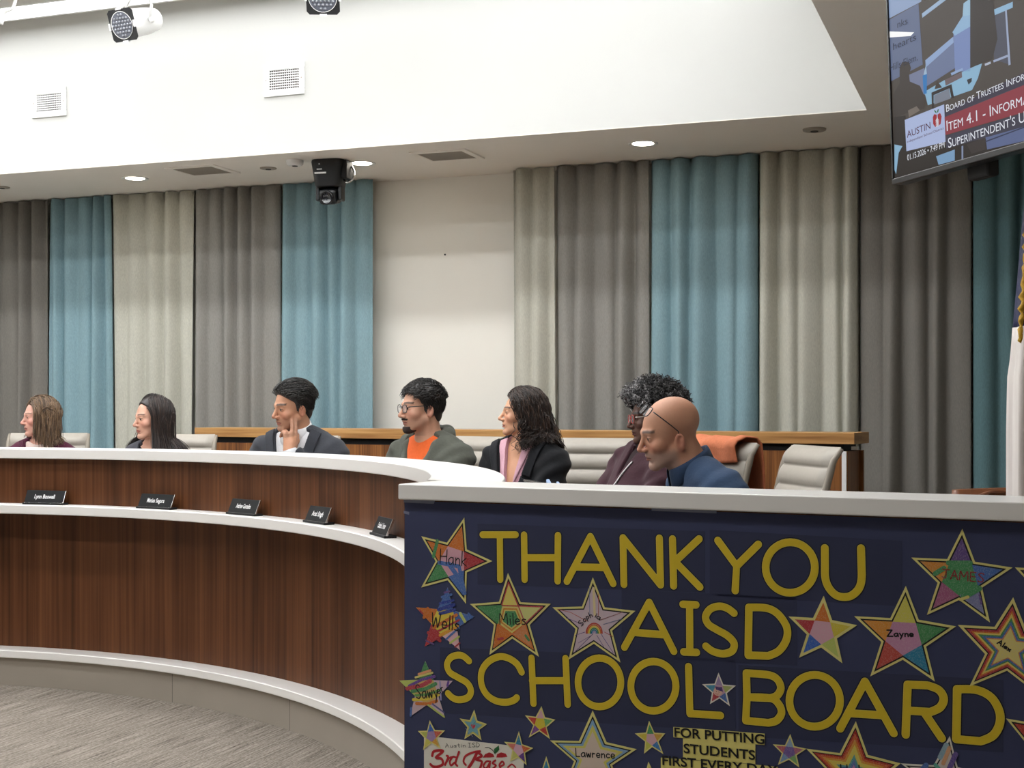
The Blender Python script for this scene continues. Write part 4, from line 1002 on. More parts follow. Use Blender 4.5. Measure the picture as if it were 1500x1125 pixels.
for i in range(rows):
    t = i/(rows-1); w = .105*(1-.08*t**2); d = .075*(1-.75*t**1.5)
    for x, y in rrect(w, max(d, .012), min(.05, max(d, .012)*.9)): z = .751+(ztop+.001-.010*((x-.02)/.11)**2-.751)*t; vs.append((bc.x+x, bc.y+y, z))
for i in range(rows-1): fs += [(i*n+k, i*n+(k+1) % n, (i+1)*n+(k+1) % n, (i+1)*n+k) for k in range(n)]
fs += [list(range(n))[::-1], [(rows-1)*n+k for k in range(n)]]
m.add(vs, fs, 0, True); m.build('body', M_leather, bag)
m = MB(); m.tube(spline([(bc.x-.10, bc.y-.03, ztop-.10), (bc.x-.06, bc.y-.03, ztop-.05), (bc.x, bc.y-.03, ztop-.018), (bc.x+.04, bc.y-.03, ztop-.012), (bc.x+.075, bc.y-.03, ztop-.022), (bc.x+.095, bc.y-.03, ztop-.07)], 6), .006, 8); m.build('handle', M_leather, bag)

# ------------------------------------------------------------------ office chairs
M_cream = mat('cream_leather', '#a8a196', .5, noise=(40, .03, .06)); M_creamedge = mat('taupe_leather_edge', '#8f8679', .5)
def back_grid():
    """channelled backrest: local x right, y forward, z up"""
    W_, H_ = .225, .685; nx, nz = 18, 126; z0 = .48; vs = []; fs = []
    for side in (0, 1):
        for i in range(nz+1):
            t = i/nz; z = z0+H_*t
            yb = -.225-.10*t-.05*math.sin(t*math.pi)*-1*.6+(-.022*max(0, (t-.92)/.08)**2)
            ch = abs(math.sin(math.pi*(t*9.0))); puff = .019*ch**.6
            if t > .985: puff = .018*(1-(t-.985)/.015)
            for k in range(nx+1):
                u = -1+2*k/nx; e = (1-abs(u)**8)**.5 if abs(u) < 1 else 0
                wv = W_*(1-.10*(1-t)**2) 
                off = (puff+.012)*e if side == 0 else -(puff*.9+.012)*e
                vs.append((u*wv, yb+off, z))
    N = (nx+1)*(nz+1)
    for s in (0, 1):
        for i in range(nz):
            for k in range(nx):
                a = s*N+i*(nx+1)+k; q = (a, a+1, a+nx+2, a+nx+1); fs.append(q if s == 0 else q[::-1])
    return vs, fs
def make_chair():
    r = root('office_chair', (0, 0, 0), 'cream', 'office chair', 'cream channelled office chairs behind the dais')
    m = MB(); vs, fs = back_grid(); m.add(vs, fs, 0, True); m.build('backrest', M_cream, r, local=True)
    for s in (-1, 1):
        e = MB(); P = [(s*.232*(1-.10*(1-t)**2), -.225-.10*t+.03*math.sin(t*math.pi)-.022*max(0, (t-.92)/.08)**2, 0.48+.678*t) for t in [i/16 for i in range(17)]]
        e.tube(P, [.015]*15+[.013, .008], 8); e.build('side_rail', M_creamedge, r, local=True)
    st = MB()
    for i in range(8):
        y0 = -.22+.055*i; st.bbox((-.235, y0, .42), (.235, y0+.052, .475), .018)
    st.build('seat', M_cream, r, local=True)
    for s in (-1, 1):
        MB().tube(spline([(s*.25, -.2, .46), (s*.275, -.2, .60), (s*.275, -.12, .655), (s*.275, .08, .655), (s*.275, .14, .60), (s*.25, .14, .45)], 5), .013, 8, flat=.8).build('armrest', M_chrome, r, local=True)
    MB().lathe([(.03, .08), (.03, .25), (.022, .25), (.022, .42)], Matrix(), 16).build('column', M_chrome, r, local=True)
    for k in range(5):
        a = RAD(72*k+90); d = Vector((math.cos(a), math.sin(a), 0)); b = MB(); b.tube([d*.02+EZ*.115, d*.15+EZ*.10, d*.29+EZ*.075], [.024, .02, .014], 8); b.build('base_leg', M_chrome, r, local=True)
        w_ = MB(); w_.lathe([(.004, -.02), (.028, -.018), (.028, .018), (.004, .02)], frame(d*.29+EZ*.029, d.cross(EZ), EZ, d), 14); w_.build('caster', M_blackmat, r, local=True)
    return r
chair0 = make_chair()
def dup(rt):
    n = rt.copy(); COL.objects.link(n)
    for ch in list(rt.children):
        c = ch.copy(); COL.objects.link(c); c.parent = n
        for g in list(ch.children):
            d = g.copy(); COL.objects.link(d); d.parent = c
    return n
_first = [True]
def chair(x, y, face, label, dz=0.0):
    r = chair0 if _first[0] else dup(chair0); _first[0] = False
    r.location = (x, y, 0); r.rotation_euler = (0, 0, math.atan2(face[1], face[0])-math.pi/2)
    r['label'] = label; return r
# ------------------------------------------------------------------ figures: smooth distance fields turned into one continuous surface
f32 = np.float32
def npv(v): return np.array([v[0], v[1], v[2]], dtype=f32)
def smin(a, b, k=.01):
    if k <= 0: return np.minimum(a, b)
    h = np.clip(.5+.5*(b-a)/k, 0, 1); return b+(a-b)*h-k*h*(1-h)
def smax(a, b, k=.002): return -smin(-a, -b, k)
def sd_ell(P, c, r, R=None):
    q = P-npv(c)
    if R is not None: q = q @ R
    r = npv(r); k0 = np.sqrt((q/r*q/r).sum(-1)); k1 = np.sqrt(((q/(r*r))**2).sum(-1))+1e-9
    return k0*(k0-1)/k1
def sd_cone(P, a, b, ra, rb):
    a = npv(a); b = npv(b); d = b-a; L2 = float(d.dot(d))+1e-12
    q = P-a; t = np.clip((q @ d)/L2, 0, 1)
    return np.sqrt(((q-t[..., None]*d)**2).sum(-1))-(ra+(rb-ra)*t)
def sd_chain(P, pts, rs, k=0.0):
    d = None
    for i in range(len(pts)-1):
        e = sd_cone(P, pts[i], pts[i+1], rs[i], rs[i+1]); d = e if d is None else smin(d, e, k)
    return d
def axis(lo, hi, c, half, fine, coarse):
    out = [c]; x = c; s = fine
    while x < hi:
        if x-c > half: s = min(s*1.12, coarse)
        x += s; out.append(x)
    x = c; s = fine; left = []
    while x > lo:
        if c-x > half: s = min(s*1.12, coarse)
        x -= s; left.append(x)
    return np.array(left[::-1]+out, dtype=f32)
def surfnet(fn, ax):
    """fn(points N,3) -> distance; ax = three coordinate arrays; returns vertices and quads (naive surface nets)"""
    X, Y, Z = ax; nx, ny, nz = len(X), len(Y), len(Z)
    st = 4                                             # coarse pass first, then only the points near the surface
    ci = [np.unique(np.append(np.arange(0, n, st), n-1)) for n in (nx, ny, nz)]
    cx_, cy_, cz_ = (a_[i_] for a_, i_ in zip(ax, ci))
    G = np.stack(np.meshgrid(cx_, cy_, cz_, indexing='ij'), -1).astype(f32)
    fc = fn(G.reshape(-1, 3)).reshape(G.shape[:3])
    near = []; wid = []
    for a_, i_, n in zip(ax, ci, (nx, ny, nz)):
        mid = (i_[1:]+i_[:-1]+1)//2; near.append(np.searchsorted(mid, np.arange(n), side='right')); wid.append(np.abs(a_-a_[i_][near[-1]]))
    f = fc[np.ix_(*near)].astype(f32)
    dist = np.sqrt(wid[0][:, None, None]**2+wid[1][None, :, None]**2+wid[2][None, None, :]**2)
    I, J, K = np.nonzero(np.abs(f) < dist*1.6+.012)
    for k in range(0, len(I), 400000):
        i, j, l = I[k:k+400000], J[k:k+400000], K[k:k+400000]
        f[i, j, l] = fn(np.stack([X[i], Y[j], Z[l]], -1).astype(f32))
    f[0] = f[-1] = 1; f[:, 0] = f[:, -1] = 1; f[:, :, 0] = f[:, :, -1] = 1
    ins = f < 0
    cnt = np.zeros((nx-1, ny-1, nz-1), np.int8)
    for a in (0, 1):
        for b in (0, 1):
            for c in (0, 1): cnt += ins[a:nx-1+a, b:ny-1+b, c:nz-1+c]
    mix = (cnt > 0) & (cnt < 8); I, J, K = np.nonzero(mix); idx = np.full(mix.shape, -1, np.int64); idx[I, J, K] = np.arange(len(I))
    acc = np.zeros((len(I), 3)); n = np.zeros(len(I))
    cor = [(a, b, c) for a in (0, 1) for b in (0, 1) for c in (0, 1)]
    for p in cor:
        for d in range(3):
            if p[d]: continue
            q = list(p); q[d] = 1
            fa = f[I+p[0], J+p[1], K+p[2]]; fb = f[I+q[0], J+q[1], K+q[2]]
            s = (fa < 0) != (fb < 0); t = np.where(s, fa/np.where(s, fa-fb, 1), 0)
            A = np.stack([X[I+p[0]], Y[J+p[1]], Z[K+p[2]]], -1); B = np.stack([X[I+q[0]], Y[J+q[1]], Z[K+q[2]]], -1)
            acc += np.where(s[:, None], A+(B-A)*t[:, None], 0); n += s
    V = acc/n[:, None]; Q = []
    for d in range(3):
        e, g = (d+1) % 3, (d+2) % 3
        sl0 = [slice(1, -1)]*3; sl0[d] = slice(0, -1); sl1 = list(sl0); sl1[d] = slice(1, None)
        fa = ins[tuple(sl0)]; fb = ins[tuple(sl1)]
        ii = np.argwhere(fa != fb)
        if not len(ii): continue
        base = ii.copy(); off = np.array([1, 1, 1]); off[d] = 0; base = base+off
        sgn = fa[tuple(ii.T)]
        def cell(de, dg):
            b = base.copy(); b[:, e] += de; b[:, g] += dg; return idx[tuple(b.T)]
        q = np.stack([cell(-1, -1), cell(0, -1), cell(0, 0), cell(-1, 0)], -1)
        q[~sgn] = q[~sgn][:, ::-1]; Q.append(q)
    return V, np.concatenate(Q)
def field_mesh(name, fn, ax, mm, parent, color=None, relax=1):
    V, Q = surfnet(fn, ax)
    C = None
    if color is not None: C = color(V.astype(f32))
    Mi = np.array(ROOTM[topof(parent).name].inverted()); V = V @ Mi[:3, :3].T+Mi[:3, 3]
    me = bpy.data.meshes.new(name); me.vertices.add(len(V)); me.vertices.foreach_set('co', V.astype(f32).ravel())
    me.loops.add(Q.size); me.loops.foreach_set('vertex_index', Q.astype(np.int32).ravel())
    me.polygons.add(len(Q)); me.polygons.foreach_set('loop_start', np.arange(0, Q.size, 4, dtype=np.int32)); me.polygons.foreach_set('use_smooth', np.ones(len(Q), bool))
    me.update(calc_edges=True); me.validate()
    if C is not None: set_col(me, C)
    me.materials.append(mm)
    return link_mesh(name, me, parent)
def set_col(me, C):
    at_ = me.color_attributes.new('Col', 'FLOAT_COLOR', 'POINT')
    L = np.ones((len(me.vertices), 4), f32); L[:, :3] = C; at_.data.foreach_set('color', L.ravel())
def L3(c): return np.array(srgb(c), f32)
M_skin = attr_mat('skin', .5, .35, bump=(180, .06), vary=.03, sss=.06)
M_cloth = attr_mat('woven_cloth', .85, .2, bump=(90, .25), vary=.05, sheen=.1)
M_hair = attr_mat('hair', .42, .45)
M_curl = attr_mat('curly_hair', .65, .3)
M_eyew = mat('eye_white', '#8f857e', .25); M_iris = mat('dark_iris', '#1c120c', .15)
M_glass = mat('dark_spectacle_frame', '#17191d', .3); M_redframe = mat('red_spectacle_frame', '#b8443c', .3); M_clearframe = mat('pale_spectacle_temple', '#cfc5bd', .3)
_mg = bpy.data.materials.new('spectacle_lens'); _mg.use_nodes = True
_b = _mg.node_tree.nodes['Principled BSDF']; _b.inputs['Base Color'].default_value = (.9, .92, .95, 1); _b.inputs['Roughness'].default_value = .05; _b.inputs['Alpha'].default_value = .18; _b.inputs['Specular IOR Level'].default_value = .8
M_glens = _mg

class Fig:
    """a seated person. Local body axes: x to their left, y forward, z up; head axes likewise, origin between the eyes' level and ears"""
    def __init__(s, label, hc, face, pitch, roll, body, lean=0.0, nb=(-.02, -.165), hs=1.0, bs=1.0, neck=.054, female=False, belly=0.0, side=0.0, arms=None, nose=1.0, jaw=1.0):
        s.hs, s.bs, s.neck, s.female, s.belly, s.nose, s.jaw = hs, bs, neck, female, belly, nose, jaw
        s.hc = Vector(hc)
        fy = Vector((face[0], face[1], 0)).normalized(); lf = Vector((-fy.y, fy.x, 0))
        fw = (fy*math.cos(pitch)-EZ*math.sin(pitch)); up = lf.cross(fw)*-1; up = fw.cross(lf)*-1 if up.z < 0 else up
        lf2 = lf*math.cos(roll)+up*math.sin(roll); up2 = up*math.cos(roll)-lf*math.sin(roll)
        s.Rh = np.array([[lf2.x, fw.x, up2.x], [lf2.y, fw.y, up2.y], [lf2.z, fw.z, up2.z]], dtype=f32)
        s.bf = Vector((body[0], body[1], 0)).normalized(); s.bl = Vector((-s.bf.y, s.bf.x, 0)); s.lean = lean
        NB = s.hc+s.bf*nb[0]+s.bl*side+EZ*nb[1]; s.NB = NB
        c, sn = math.cos(lean), math.sin(lean); y0 = -.02; s.zs = ((NB.z-.55)+y0*sn)/(.55*c)
        yb = y0*c+.55*s.zs*sn
        s.O = Vector((NB.x, NB.y, 0))-s.bf*yb
        s.label = label
    def H(s, p):
        v = s.Rh @ (np.array(p, f32)*s.hs); return s.hc+Vector((float(v[0]), float(v[1]), float(v[2])))
    def HV(s, p):
        v = s.Rh @ np.array(p, f32); return Vector((float(v[0]), float(v[1]), float(v[2])))
    def toH(s, P): return ((P-npv(s.hc)) @ s.Rh)/s.hs
    def B(s, x, y, z):
        c, sn = math.cos(s.lean), math.sin(s.lean); zz = (z-.55)*s.zs
        if z > .55: y, z2 = y*c+zz*sn, .55+zz*c-y*sn
        else: z2 = z
        return s.O+s.bl*x+s.bf*y+EZ*z2
    def toB(s, P):
        q = P-npv(s.O); x = q @ npv(s.bl); y = q @ npv(s.bf); z = q[..., 2]-.55
        c, sn = math.cos(s.lean), math.sin(s.lean)
        yl = y*c-z*sn; zl = (z*c+y*sn)/s.zs+.55
        return np.stack([x, yl, zl], -1)
    earz = -.017
    # ---- head
    def head_sdf(s, P, ears=True):
        p = s.toH(P); j = s.jaw
        d = sd_ell(p, (0, -.016, .036), (.0735, .096, .084))
        d = smin(d, sd_ell(p, (0, .034, -.006), (.0615, .060, .088)), .02)
        d = smin(d, sd_ell(p, (0, .034, -.066), (.049*j, .054, .046)), .02)
        for sx in (-1, 1):
            d = smin(d, sd_cone(p, (sx*.052*j, .0, -.055), (sx*.017*j, .074, -.101), .017, .015), .022)
            d = smin(d, sd_ell(p, (sx*.046, .058, -.028), (.021, .024, .020)), .018)
        d = smin(d, sd_ell(p, (0, .078, -.103), (.019, .017, .015)), .016)
        br = .0 if not s.female else .0035
        d = smin(d, sd_chain(p, [(-.044, .074-br, .021), (-.016, .089-br, .019), (.016, .089-br, .019), (.044, .074-br, .021)], [.008, .010, .010, .008]), .014)
        d = smin(d, sd_ell(p, (0, .075, -.060), (.030, .022, .024)), .014)
        for sx in (-1, 1): d = smax(d, -sd_ell(p, (sx*.032, .101, .001), (.018, .018, .013)), .012)
        n = s.nose
        d = smin(d, sd_chain(p, [(0, .089, .012), (0, .102*(.6+.4*n), -.012), (0, .092+.024*n, -.033)], [.0075, .0085, .0095]), .009)
        d = smin(d, sd_cone(p, (0, .090+.022*n, -.036), (0, .092, -.047), .0075, .006), .008)
        for sx in (-1, 1): d = smin(d, sd_ell(p, (sx*.0125, .096+.004*n, -.038), (.0085, .011, .0078)), .006)
        d = smin(d, sd_chain(p, [(-.023, .084, -.0660), (-.008, .0955, -.0620), (0, .0965, -.0632), (.008, .0955, -.0620), (.023, .084, -.0660)], [.003, .0055, .005, .0055, .003]), .005)
        d = smin(d, sd_chain(p, [(-.021, .083, -.0690), (0, .0945, -.0745), (.021, .083, -.0690)], [.003, .0065, .003]), .005)
        d = smax(d, -sd_chain(p, [(-.024, .088, -.0685), (0, .1015, -.0683), (.024, .088, -.0685)], [.0012, .0020, .0012]), .004)
        d = smax(d, -sd_ell(p, (0, .094, -.086), (.018, .007, .005)), .008)
        for sx in (-1, 1):
            d = smin(d, sd_ell(p, (sx*.032, .0765, .001), (.0150, .0135, .0118)), .003)      # lids over the eyeball
            d = smax(d, -sd_ell(p, (sx*.032, .0925, .0005), (.0122, .0085, .0032)), .002)
            if not ears: continue
            a = .35; Re = np.array([[math.cos(sx*a), -math.sin(sx*a), 0], [math.sin(sx*a), math.cos(sx*a), 0], [0, 0, 1]], f32)
            e = sd_ell(p, (sx*.0765, -.012, s.earz), (.0080, .0180, .0305), Re)
            e = smax(e, -sd_ell(p, (sx*.0845, -.0065, s.earz-.002), (.0085, .0085, .0150), Re), .003); e = smax(e, -sd_ell(p, (sx*.0845, -.012, s.earz+.014), (.0055, .0085, .0085), Re), .003)
            d = smin(d, e, .006)
        return d*s.hs
    def head_col(s, P, base, lip, brow, blush=None, stubble=None, browz=.0265, browt=.0045):
        p = s.toH(P); n = len(p); C = np.tile(L3(base), (n, 1))
        def mix(c, w): 
            nonlocal C
            w = np.clip(w, 0, 1)[:, None]; C = C*(1-w)+L3(c)*w
        x, y, z = p[:, 0], p[:, 1], p[:, 2]; ax_ = np.abs(x); front = y > .03
        if blush:
            mix(blush, .55*np.exp(-(((ax_-.045)/.022)**2+((z+.032)/.022)**2))*front)
            mix(blush, .5*np.exp(-((x/.013)**2+((z+.036)/.012)**2))*(y > .09)); mix(blush, .5*np.clip((ax_-.068)/.008, 0, 1)*np.clip((.012-np.abs(y+.012))/.008+1, 0, 1)*np.clip((.045-np.abs(z-s.earz))/.012, 0, 1))
        if stubble:
            col, w = stubble
            g = np.clip((-z-.040)/.02, 0, 1)*np.clip((y+.005)/.02, 0, 1)*(z > -.135)
            g = g*(1-np.exp(-((ax_/.02)**2+((z+.068)/.008)**2)))
            mix(col, w*g); mix(col, w*np.exp(-((ax_/.026)**2+((z+.053)/.007)**2))*front)
        mix(lip, .85*((np.abs(z+.0685+.0012) < .0085*np.sqrt(np.clip(1-(ax_/.0245)**2, 0, 1)))*(y > .075)))
        mix('#2a1612', .85*((np.abs(z+.0684) < .0014)*(ax_ < .023)*(y > .075)))
        bz = browz-.10*np.clip(ax_-.034, 0, 1)+.10*np.clip(ax_-.02, 0, .014)
        mix(brow, .9*np.clip(1.6-np.abs(z-bz)/browt, 0, 1)*(ax_ > .011)*(ax_ < .054)*(y > .045))
        mix('#1a0f0b', .85*((np.abs(z-.0046) < .0016)*(ax_ > .019)*(ax_ < .046)*(y > .078)))
        mix('#1c0e0b', .8*np.exp(-(((ax_-.0085)/.0035)**2+((z+.0455)/.003)**2))*(y > .085))
        return C
    def eyes(s, parent, gaze=(0, 1, 0)):
        for sx in (-1, 1):
            m = MB(); c = s.H((sx*.032, .0765, .0008)); r = .0128*s.hs
            M = np.eye(4); g = Vector(gaze).normalized(); fwd = s.HV(tuple(g)); x = fwd.orthogonal().normalized(); y = fwd.cross(x)
            bm = bmesh.new(); bmesh.ops.create_uvsphere(bm, u_segments=18, v_segments=14, radius=r)
            FM = frame(c, x, y, fwd); iz = r*math.cos(RAD(38))
            o = len(m.v); vs = [FM @ v.co for v in bm.verts]; bm.verts.index_update()
            for f_ in bm.faces: m.f.append([v.index for v in f_.verts]); m.mi.append(1 if f_.calc_center_median().z > iz*.98 else 0); m.sm.append(True)
            m.v = vs; bm.free(); m.build('eye', [M_eyew, M_iris], parent)
    # ---- body
    def joints(s):
        b = s.bs; w = .185*b if not s.female else .162*b
        return dict(sh=w)
    def torso(s, P, infl=0.0):
        q = s.toB(P); b = s.bs; w = .150*b if not s.female else .132*b; k = .05
        d = sd_ell(q, (0, 0, .62), (.165*b, .125*b+s.belly*.5, .16))
        d = smin(d, sd_ell(q, (0, .02+s.belly*.5, .74), (.150*b, .115*b+s.belly, .18)), k)
        d = smin(d, sd_ell(q, (0, -.005, .905), (.158*b if not s.female else .140*b, .108*b, .165)), k)
        if s.female:
            for sx in (-1, 1): d = smin(d, sd_ell(q, (sx*.065, .085, .86), (.062, .055, .062)), .03)
        d = smin(d, sd_cone(q, (-w, -.015, 1.025), (w, -.015, 1.025), .056*b, .056*b), k)
        d = smin(d, sd_ell(q, (0, -.02, 1.075), (.12*b, .055, .050)), k)
        return d-infl
    def arm_pts(s, sx):
        b = s.bs; w = (.185 if not s.female else .160)*b
        return [s.B(sx*w, -.01, 1.015), s.B(sx*(w+.055), -.005, .80), None]
    def arms_sdf(s, P, infl=0.0, cut=1.0):
        d = None
        for sx in (-1, 1):
            A = s.arms[sx]; r = [.056*s.bs, .045*s.bs, .031*s.bs]
            e = sd_cone(P, A[0], A[1], r[0]+infl, r[1]+infl)
            W_ = Vector(A[1])+(Vector(A[2])-Vector(A[1]))*cut
            e = smin(e, sd_cone(P, A[1], W_, r[1]+infl, r[2]+infl*(1.0)), .02)
            d = e if d is None else np.minimum(d, e)
        return d
    def set_arms(s, L=None, R_=None):
        """elbow and wrist in body axes, forearms on the desk by default"""
        s.arms = {}
        for sx, g in ((1, L), (-1, R_)):
            w = (.185 if not s.female else .160)*s.bs
            sh = s.B(sx*w, -.015, 1.015)
            if g is None: g = ((w+.015, .12, .80), (.11, .33, .815))
            el = g[0] if isinstance(g[0], Vector) else s.Bw(sx*g[0][0], g[0][1], g[0][2]); wr = g[1] if isinstance(g[1], Vector) else s.Bw(sx*g[1][0], g[1][1], g[1][2])
            s.arms[sx] = [sh, el, wr]
    def Bw(s, x, y, z):
        """body axes but with the true height and no lean: for arms that rest on the desk (y from the chest)"""
        ch = s.B(0, 0, .85); c2 = Vector((ch.x, ch.y, 0)); return c2+s.bl*x+s.bf*y+EZ*z
    def neck_sdf(s, P, infl=0.0):
        a = s.NB+Vector((0, 0, -.03)); top = s.H((0, -.022, -.055))
        return sd_cone(P, a, top, s.neck*1.08+infl, s.neck*.98+infl)
    def hand_sdf(s, P, wr, fdir, up, sx, pose=None):
        """palm with five separate fingers; fdir = towards the fingertips, up = back of the hand"""
        f = Vector(fdir).normalized(); u = Vector(up); u = (u-f*u.dot(f)).normalized(); t = f.cross(u)*(1 if sx > 0 else -1)   # t towards the thumb
        wr = Vector(wr)
        def W(a, b, c): return wr+f*a+t*b+u*c
        d = sd_cone(P, W(0, 0, 0), W(.03, 0, 0), .026, .027)
        d = smin(d, sd_chain(P, [W(.03, .018, 0), W(.085, .026, .0)], [.017, .0125]), .012); d = smin(d, sd_chain(P, [W(.03, -.016, 0), W(.08, -.026, .0)], [.017, .0115]), .012)
        d = smin(d, sd_chain(P, [W(.03, 0, 0), W(.088, .004, .003)], [.018, .0125]), .012)
        pose = pose or {}
        for k, (b, L, r) in enumerate(((.028, .072, .0088), (.009, .080, .0090), (-.010, .074, .0086), (-.027, .058, .0078))):
            curl = pose.get(k, (.3, .35, .3)); p0 = W(.084-.004*abs(k-1), b, .002); pts = [p0]; an = 0.0; p = p0
            sp_ = (b*1.2)
            for seg, c in zip((.45, .31, .24), curl):
                an += c; dirv = f*math.cos(an)-u*math.sin(an)+t*(sp_*2.0 if seg > .4 else 0)*.5; p = p+dirv.normalized()*L*seg; pts.append(p)
            d = smin(d, sd_chain(P, pts, [r*1.08, r, r*.95, r*.82], .004), .005)
        th = pose.get('t', [(.015, .030, -.006), (.045, .052, -.014), (.075, .058, -.020), (.098, .056, -.024)])
        d = smin(d, sd_chain(P, [W(*q) for q in th], [.015, .0125, .0105, .0085], .006), .012)
        return d
    def legs_sdf(s, P):
        d = None
        for sx in (-1, 1):
            hip = s.O+s.bl*(sx*.09)+EZ*.56; kn = s.O+s.bl*(sx*.13)+s.bf*.42+EZ*.53; an = s.O+s.bl*(sx*.13)+s.bf*.40+EZ*.10; to = an+s.bf*.15-EZ*.06
            e = sd_cone(P, hip, kn, .085*s.bs, .058*s.bs); e = smin(e, sd_cone(P, kn, an, .056*s.bs, .040*s.bs), .03); e = smin(e, sd_cone(P, an-EZ*.04, to, .042, .036), .02)
            d = e if d is None else smin(d, e, .03)
        return d
    def body_sdf(s, P):
        d = s.head_sdf(P); d = smin(d, s.neck_sdf(P), .022*s.hs); d = smin(d, s.torso(P), .035)
        d = smin(d, s.arms_sdf(P), .02); d = smin(d, s.legs_sdf(P), .04)
        for sx in (-1, 1):
            A = s.arms[sx]; h = s.hands.get(sx)
            if h is None:
                f = (A[2]-A[1]).normalized(); f = (f-EZ*f.z*.7).normalized(); h = (f, EZ, None)
            d = smin(d, s.hand_sdf(P, A[2], h[0], h[1], sx, h[2]), .012)
        return d
    hands = {}
    def grid(s, lo, hi, fine=.0032, coarse=.011, c=None, half=None, clow=None):
        c = c or s.hc
        hx = half or (.125, .135, .15)
        return [axis(lo[i], hi[i], c[i], hx[i], fine, coarse) for i in range(3)]
    def bounds(s, pad=.1):
        pts = [s.hc, s.O, s.B(0, 0, .6)]+[p for A in s.arms.values() for p in A]+[s.O+s.bf*.62]
        lo = [min(p[i] for p in pts)-.24 for i in range(3)]; hi = [max(p[i] for p in pts)+.24 for i in range(3)]
        lo[2] = -.02; hi[2] = s.hc.z+.2; return lo, hi
    def make(s, skin, lip, brow, blush=None, stubble=None, trousers='#23252b', browz=.0265, browt=.0045):
        s.root = root('person', (s.O.x, s.O.y, 0), s.label, 'person')
        lo, hi = s.bounds()
        def col(V):
            C = s.head_col(V, skin, lip, brow, blush, stubble, browz, browt)
            low = s.legs_sdf(V) < .02; C[low] = L3(trousers); sh = V[:, 2] < .105; C[sh] = L3('#141414'); return C
        s.bodyo = field_mesh('body', s.body_sdf, s.grid(lo, hi), M_skin, s.root, col)
        s.eyes(s.root)
        return s.root
    def garment(s, name, fn, color, mm=None, fine=.0048, coarse=.011, half=(.22, .22, .13), zlo=.50, col=None):
        lo, hi = s.bounds(); lo[2] = zlo; hi[2] = s.NB.z+.16
        ax_ = s.grid(lo, hi, fine, coarse, c=s.NB+EZ*-.03, half=half)
        cf = col or (lambda V: np.tile(L3(color), (len(V), 1)))
        return field_mesh(name, fn, ax_, mm or M_cloth, s.root, cf)
    def wear(s, infl, sleeve=.93, k=.03):
        def fn(P):
            d = smin(s.torso(P, infl), s.arms_sdf(P, infl, sleeve), k); q = s.toB(P); return smax(d, .52-q[:, 2], .01)
        return fn
    def neckhole(s, P, r, drop=0.0):
        """opening around the neck"""
        a = s.NB+EZ*(.015-drop)-s.bf*.0; top = s.NB+EZ*.22+s.bf*.03
        return sd_cone(P, a, top, r, r*1.5)
    def fold(s, P, amp=.0035, f=55.0):
        """cloth creases: bunched around the elbows and armpits"""
        q = s.toB(P); x, y, z = q[:, 0], q[:, 1], q[:, 2]; a = np.abs(x)
        w = np.sin(f*(z+.55*a)+3.2*np.sin(11*y+5*x)+1.5*np.sin(17*x))+.7*np.sin(f*1.6*(z-.5*a)+4*np.sin(9*x+6*y)+1.3)
        m = .5+.5*np.sin(13*z+7*x+5*y+.6)
        return amp*w*(.25+.75*m)*np.clip((a-.09)/.08, .12, 1)
    def vopen(s, P, zb, wtop, ztop=1.08, x0=0.0, skew=0.0, dmin=0.02):
        q = s.toB(P); w = (q[:, 2]-zb)/(ztop-zb)*wtop; xx = q[:, 0]-x0-skew*(q[:, 2]-zb)
        return np.maximum((np.abs(xx)-w)*.9, dmin-q[:, 1])
    def collar(s, name, color, r, h=.030, flap=.040, z0=.0, tilt=.5, gap=14, flare=.014, point=.022, yoff=.012, thick=.003, aim=1.0):
        """turned-down collar: a band that rises round the neck and a flap that falls back over it, open in front"""
        n = 44; vs = []; fs = []
        ux = (EZ*.5+(s.H((0, -.022, -.055))-s.NB).normalized()*.5*aim+EZ*.5*(1-aim)).normalized(); lx = (s.bl-ux*s.bl.dot(ux)).normalized(); fx = ux.cross(lx)*-1; fx = fx if fx.dot(s.bf) > 0 else -fx
        for i in range(n+1):
            u = -1+2*i/n; th = u*RAD(180-gap); f = abs(u)                      # th = 0 at the back of the neck
            c, sn = math.cos(th), math.sin(th)
            def pt(rr, z): return s.NB+lx*(rr*sn)+fx*(yoff-rr*c*.98)+ux*(z0+z+tilt*rr*c*.55)
            e = max(0, (f-.72)/.28)
            for rr, z in ((r*1.02, 0), (r*.99, h*.6), (r*.985, h), (r*1.02+.003, h+.002), (r+.008, h*.7), (r+.004+flare, h-flap-point*e)): vs.append(pt(rr, z))
        k = 6
        for i in range(n): fs += [(i*k+j, i*k+j+1, (i+1)*k+j+1, (i+1)*k+j) for j in range(k-1)]
        m = MB(); m.add(vs, fs, 0, True); o = m.build(name, M_cloth, s.root); set_col(o.data, np.tile(L3(color), (len(vs), 1)))
        so = o.modifiers.new('thickness', 'SOLIDIFY'); so.thickness = thick; so.offset = 0
        return o
    # ---- hair
    def scalp_pts(s, n, mask, seed=1, rad=1.0):
        rng = np.random.RandomState(seed); v = rng.randn(n*4, 3).astype(f32); v /= np.linalg.norm(v, axis=1)[:, None]
        p = v*np.array([.0735, .096, .084], f32)*rad+np.array([0, -.016, .036], f32)
        k = mask(p) > 0; return p[k][:n], v[k][:n]
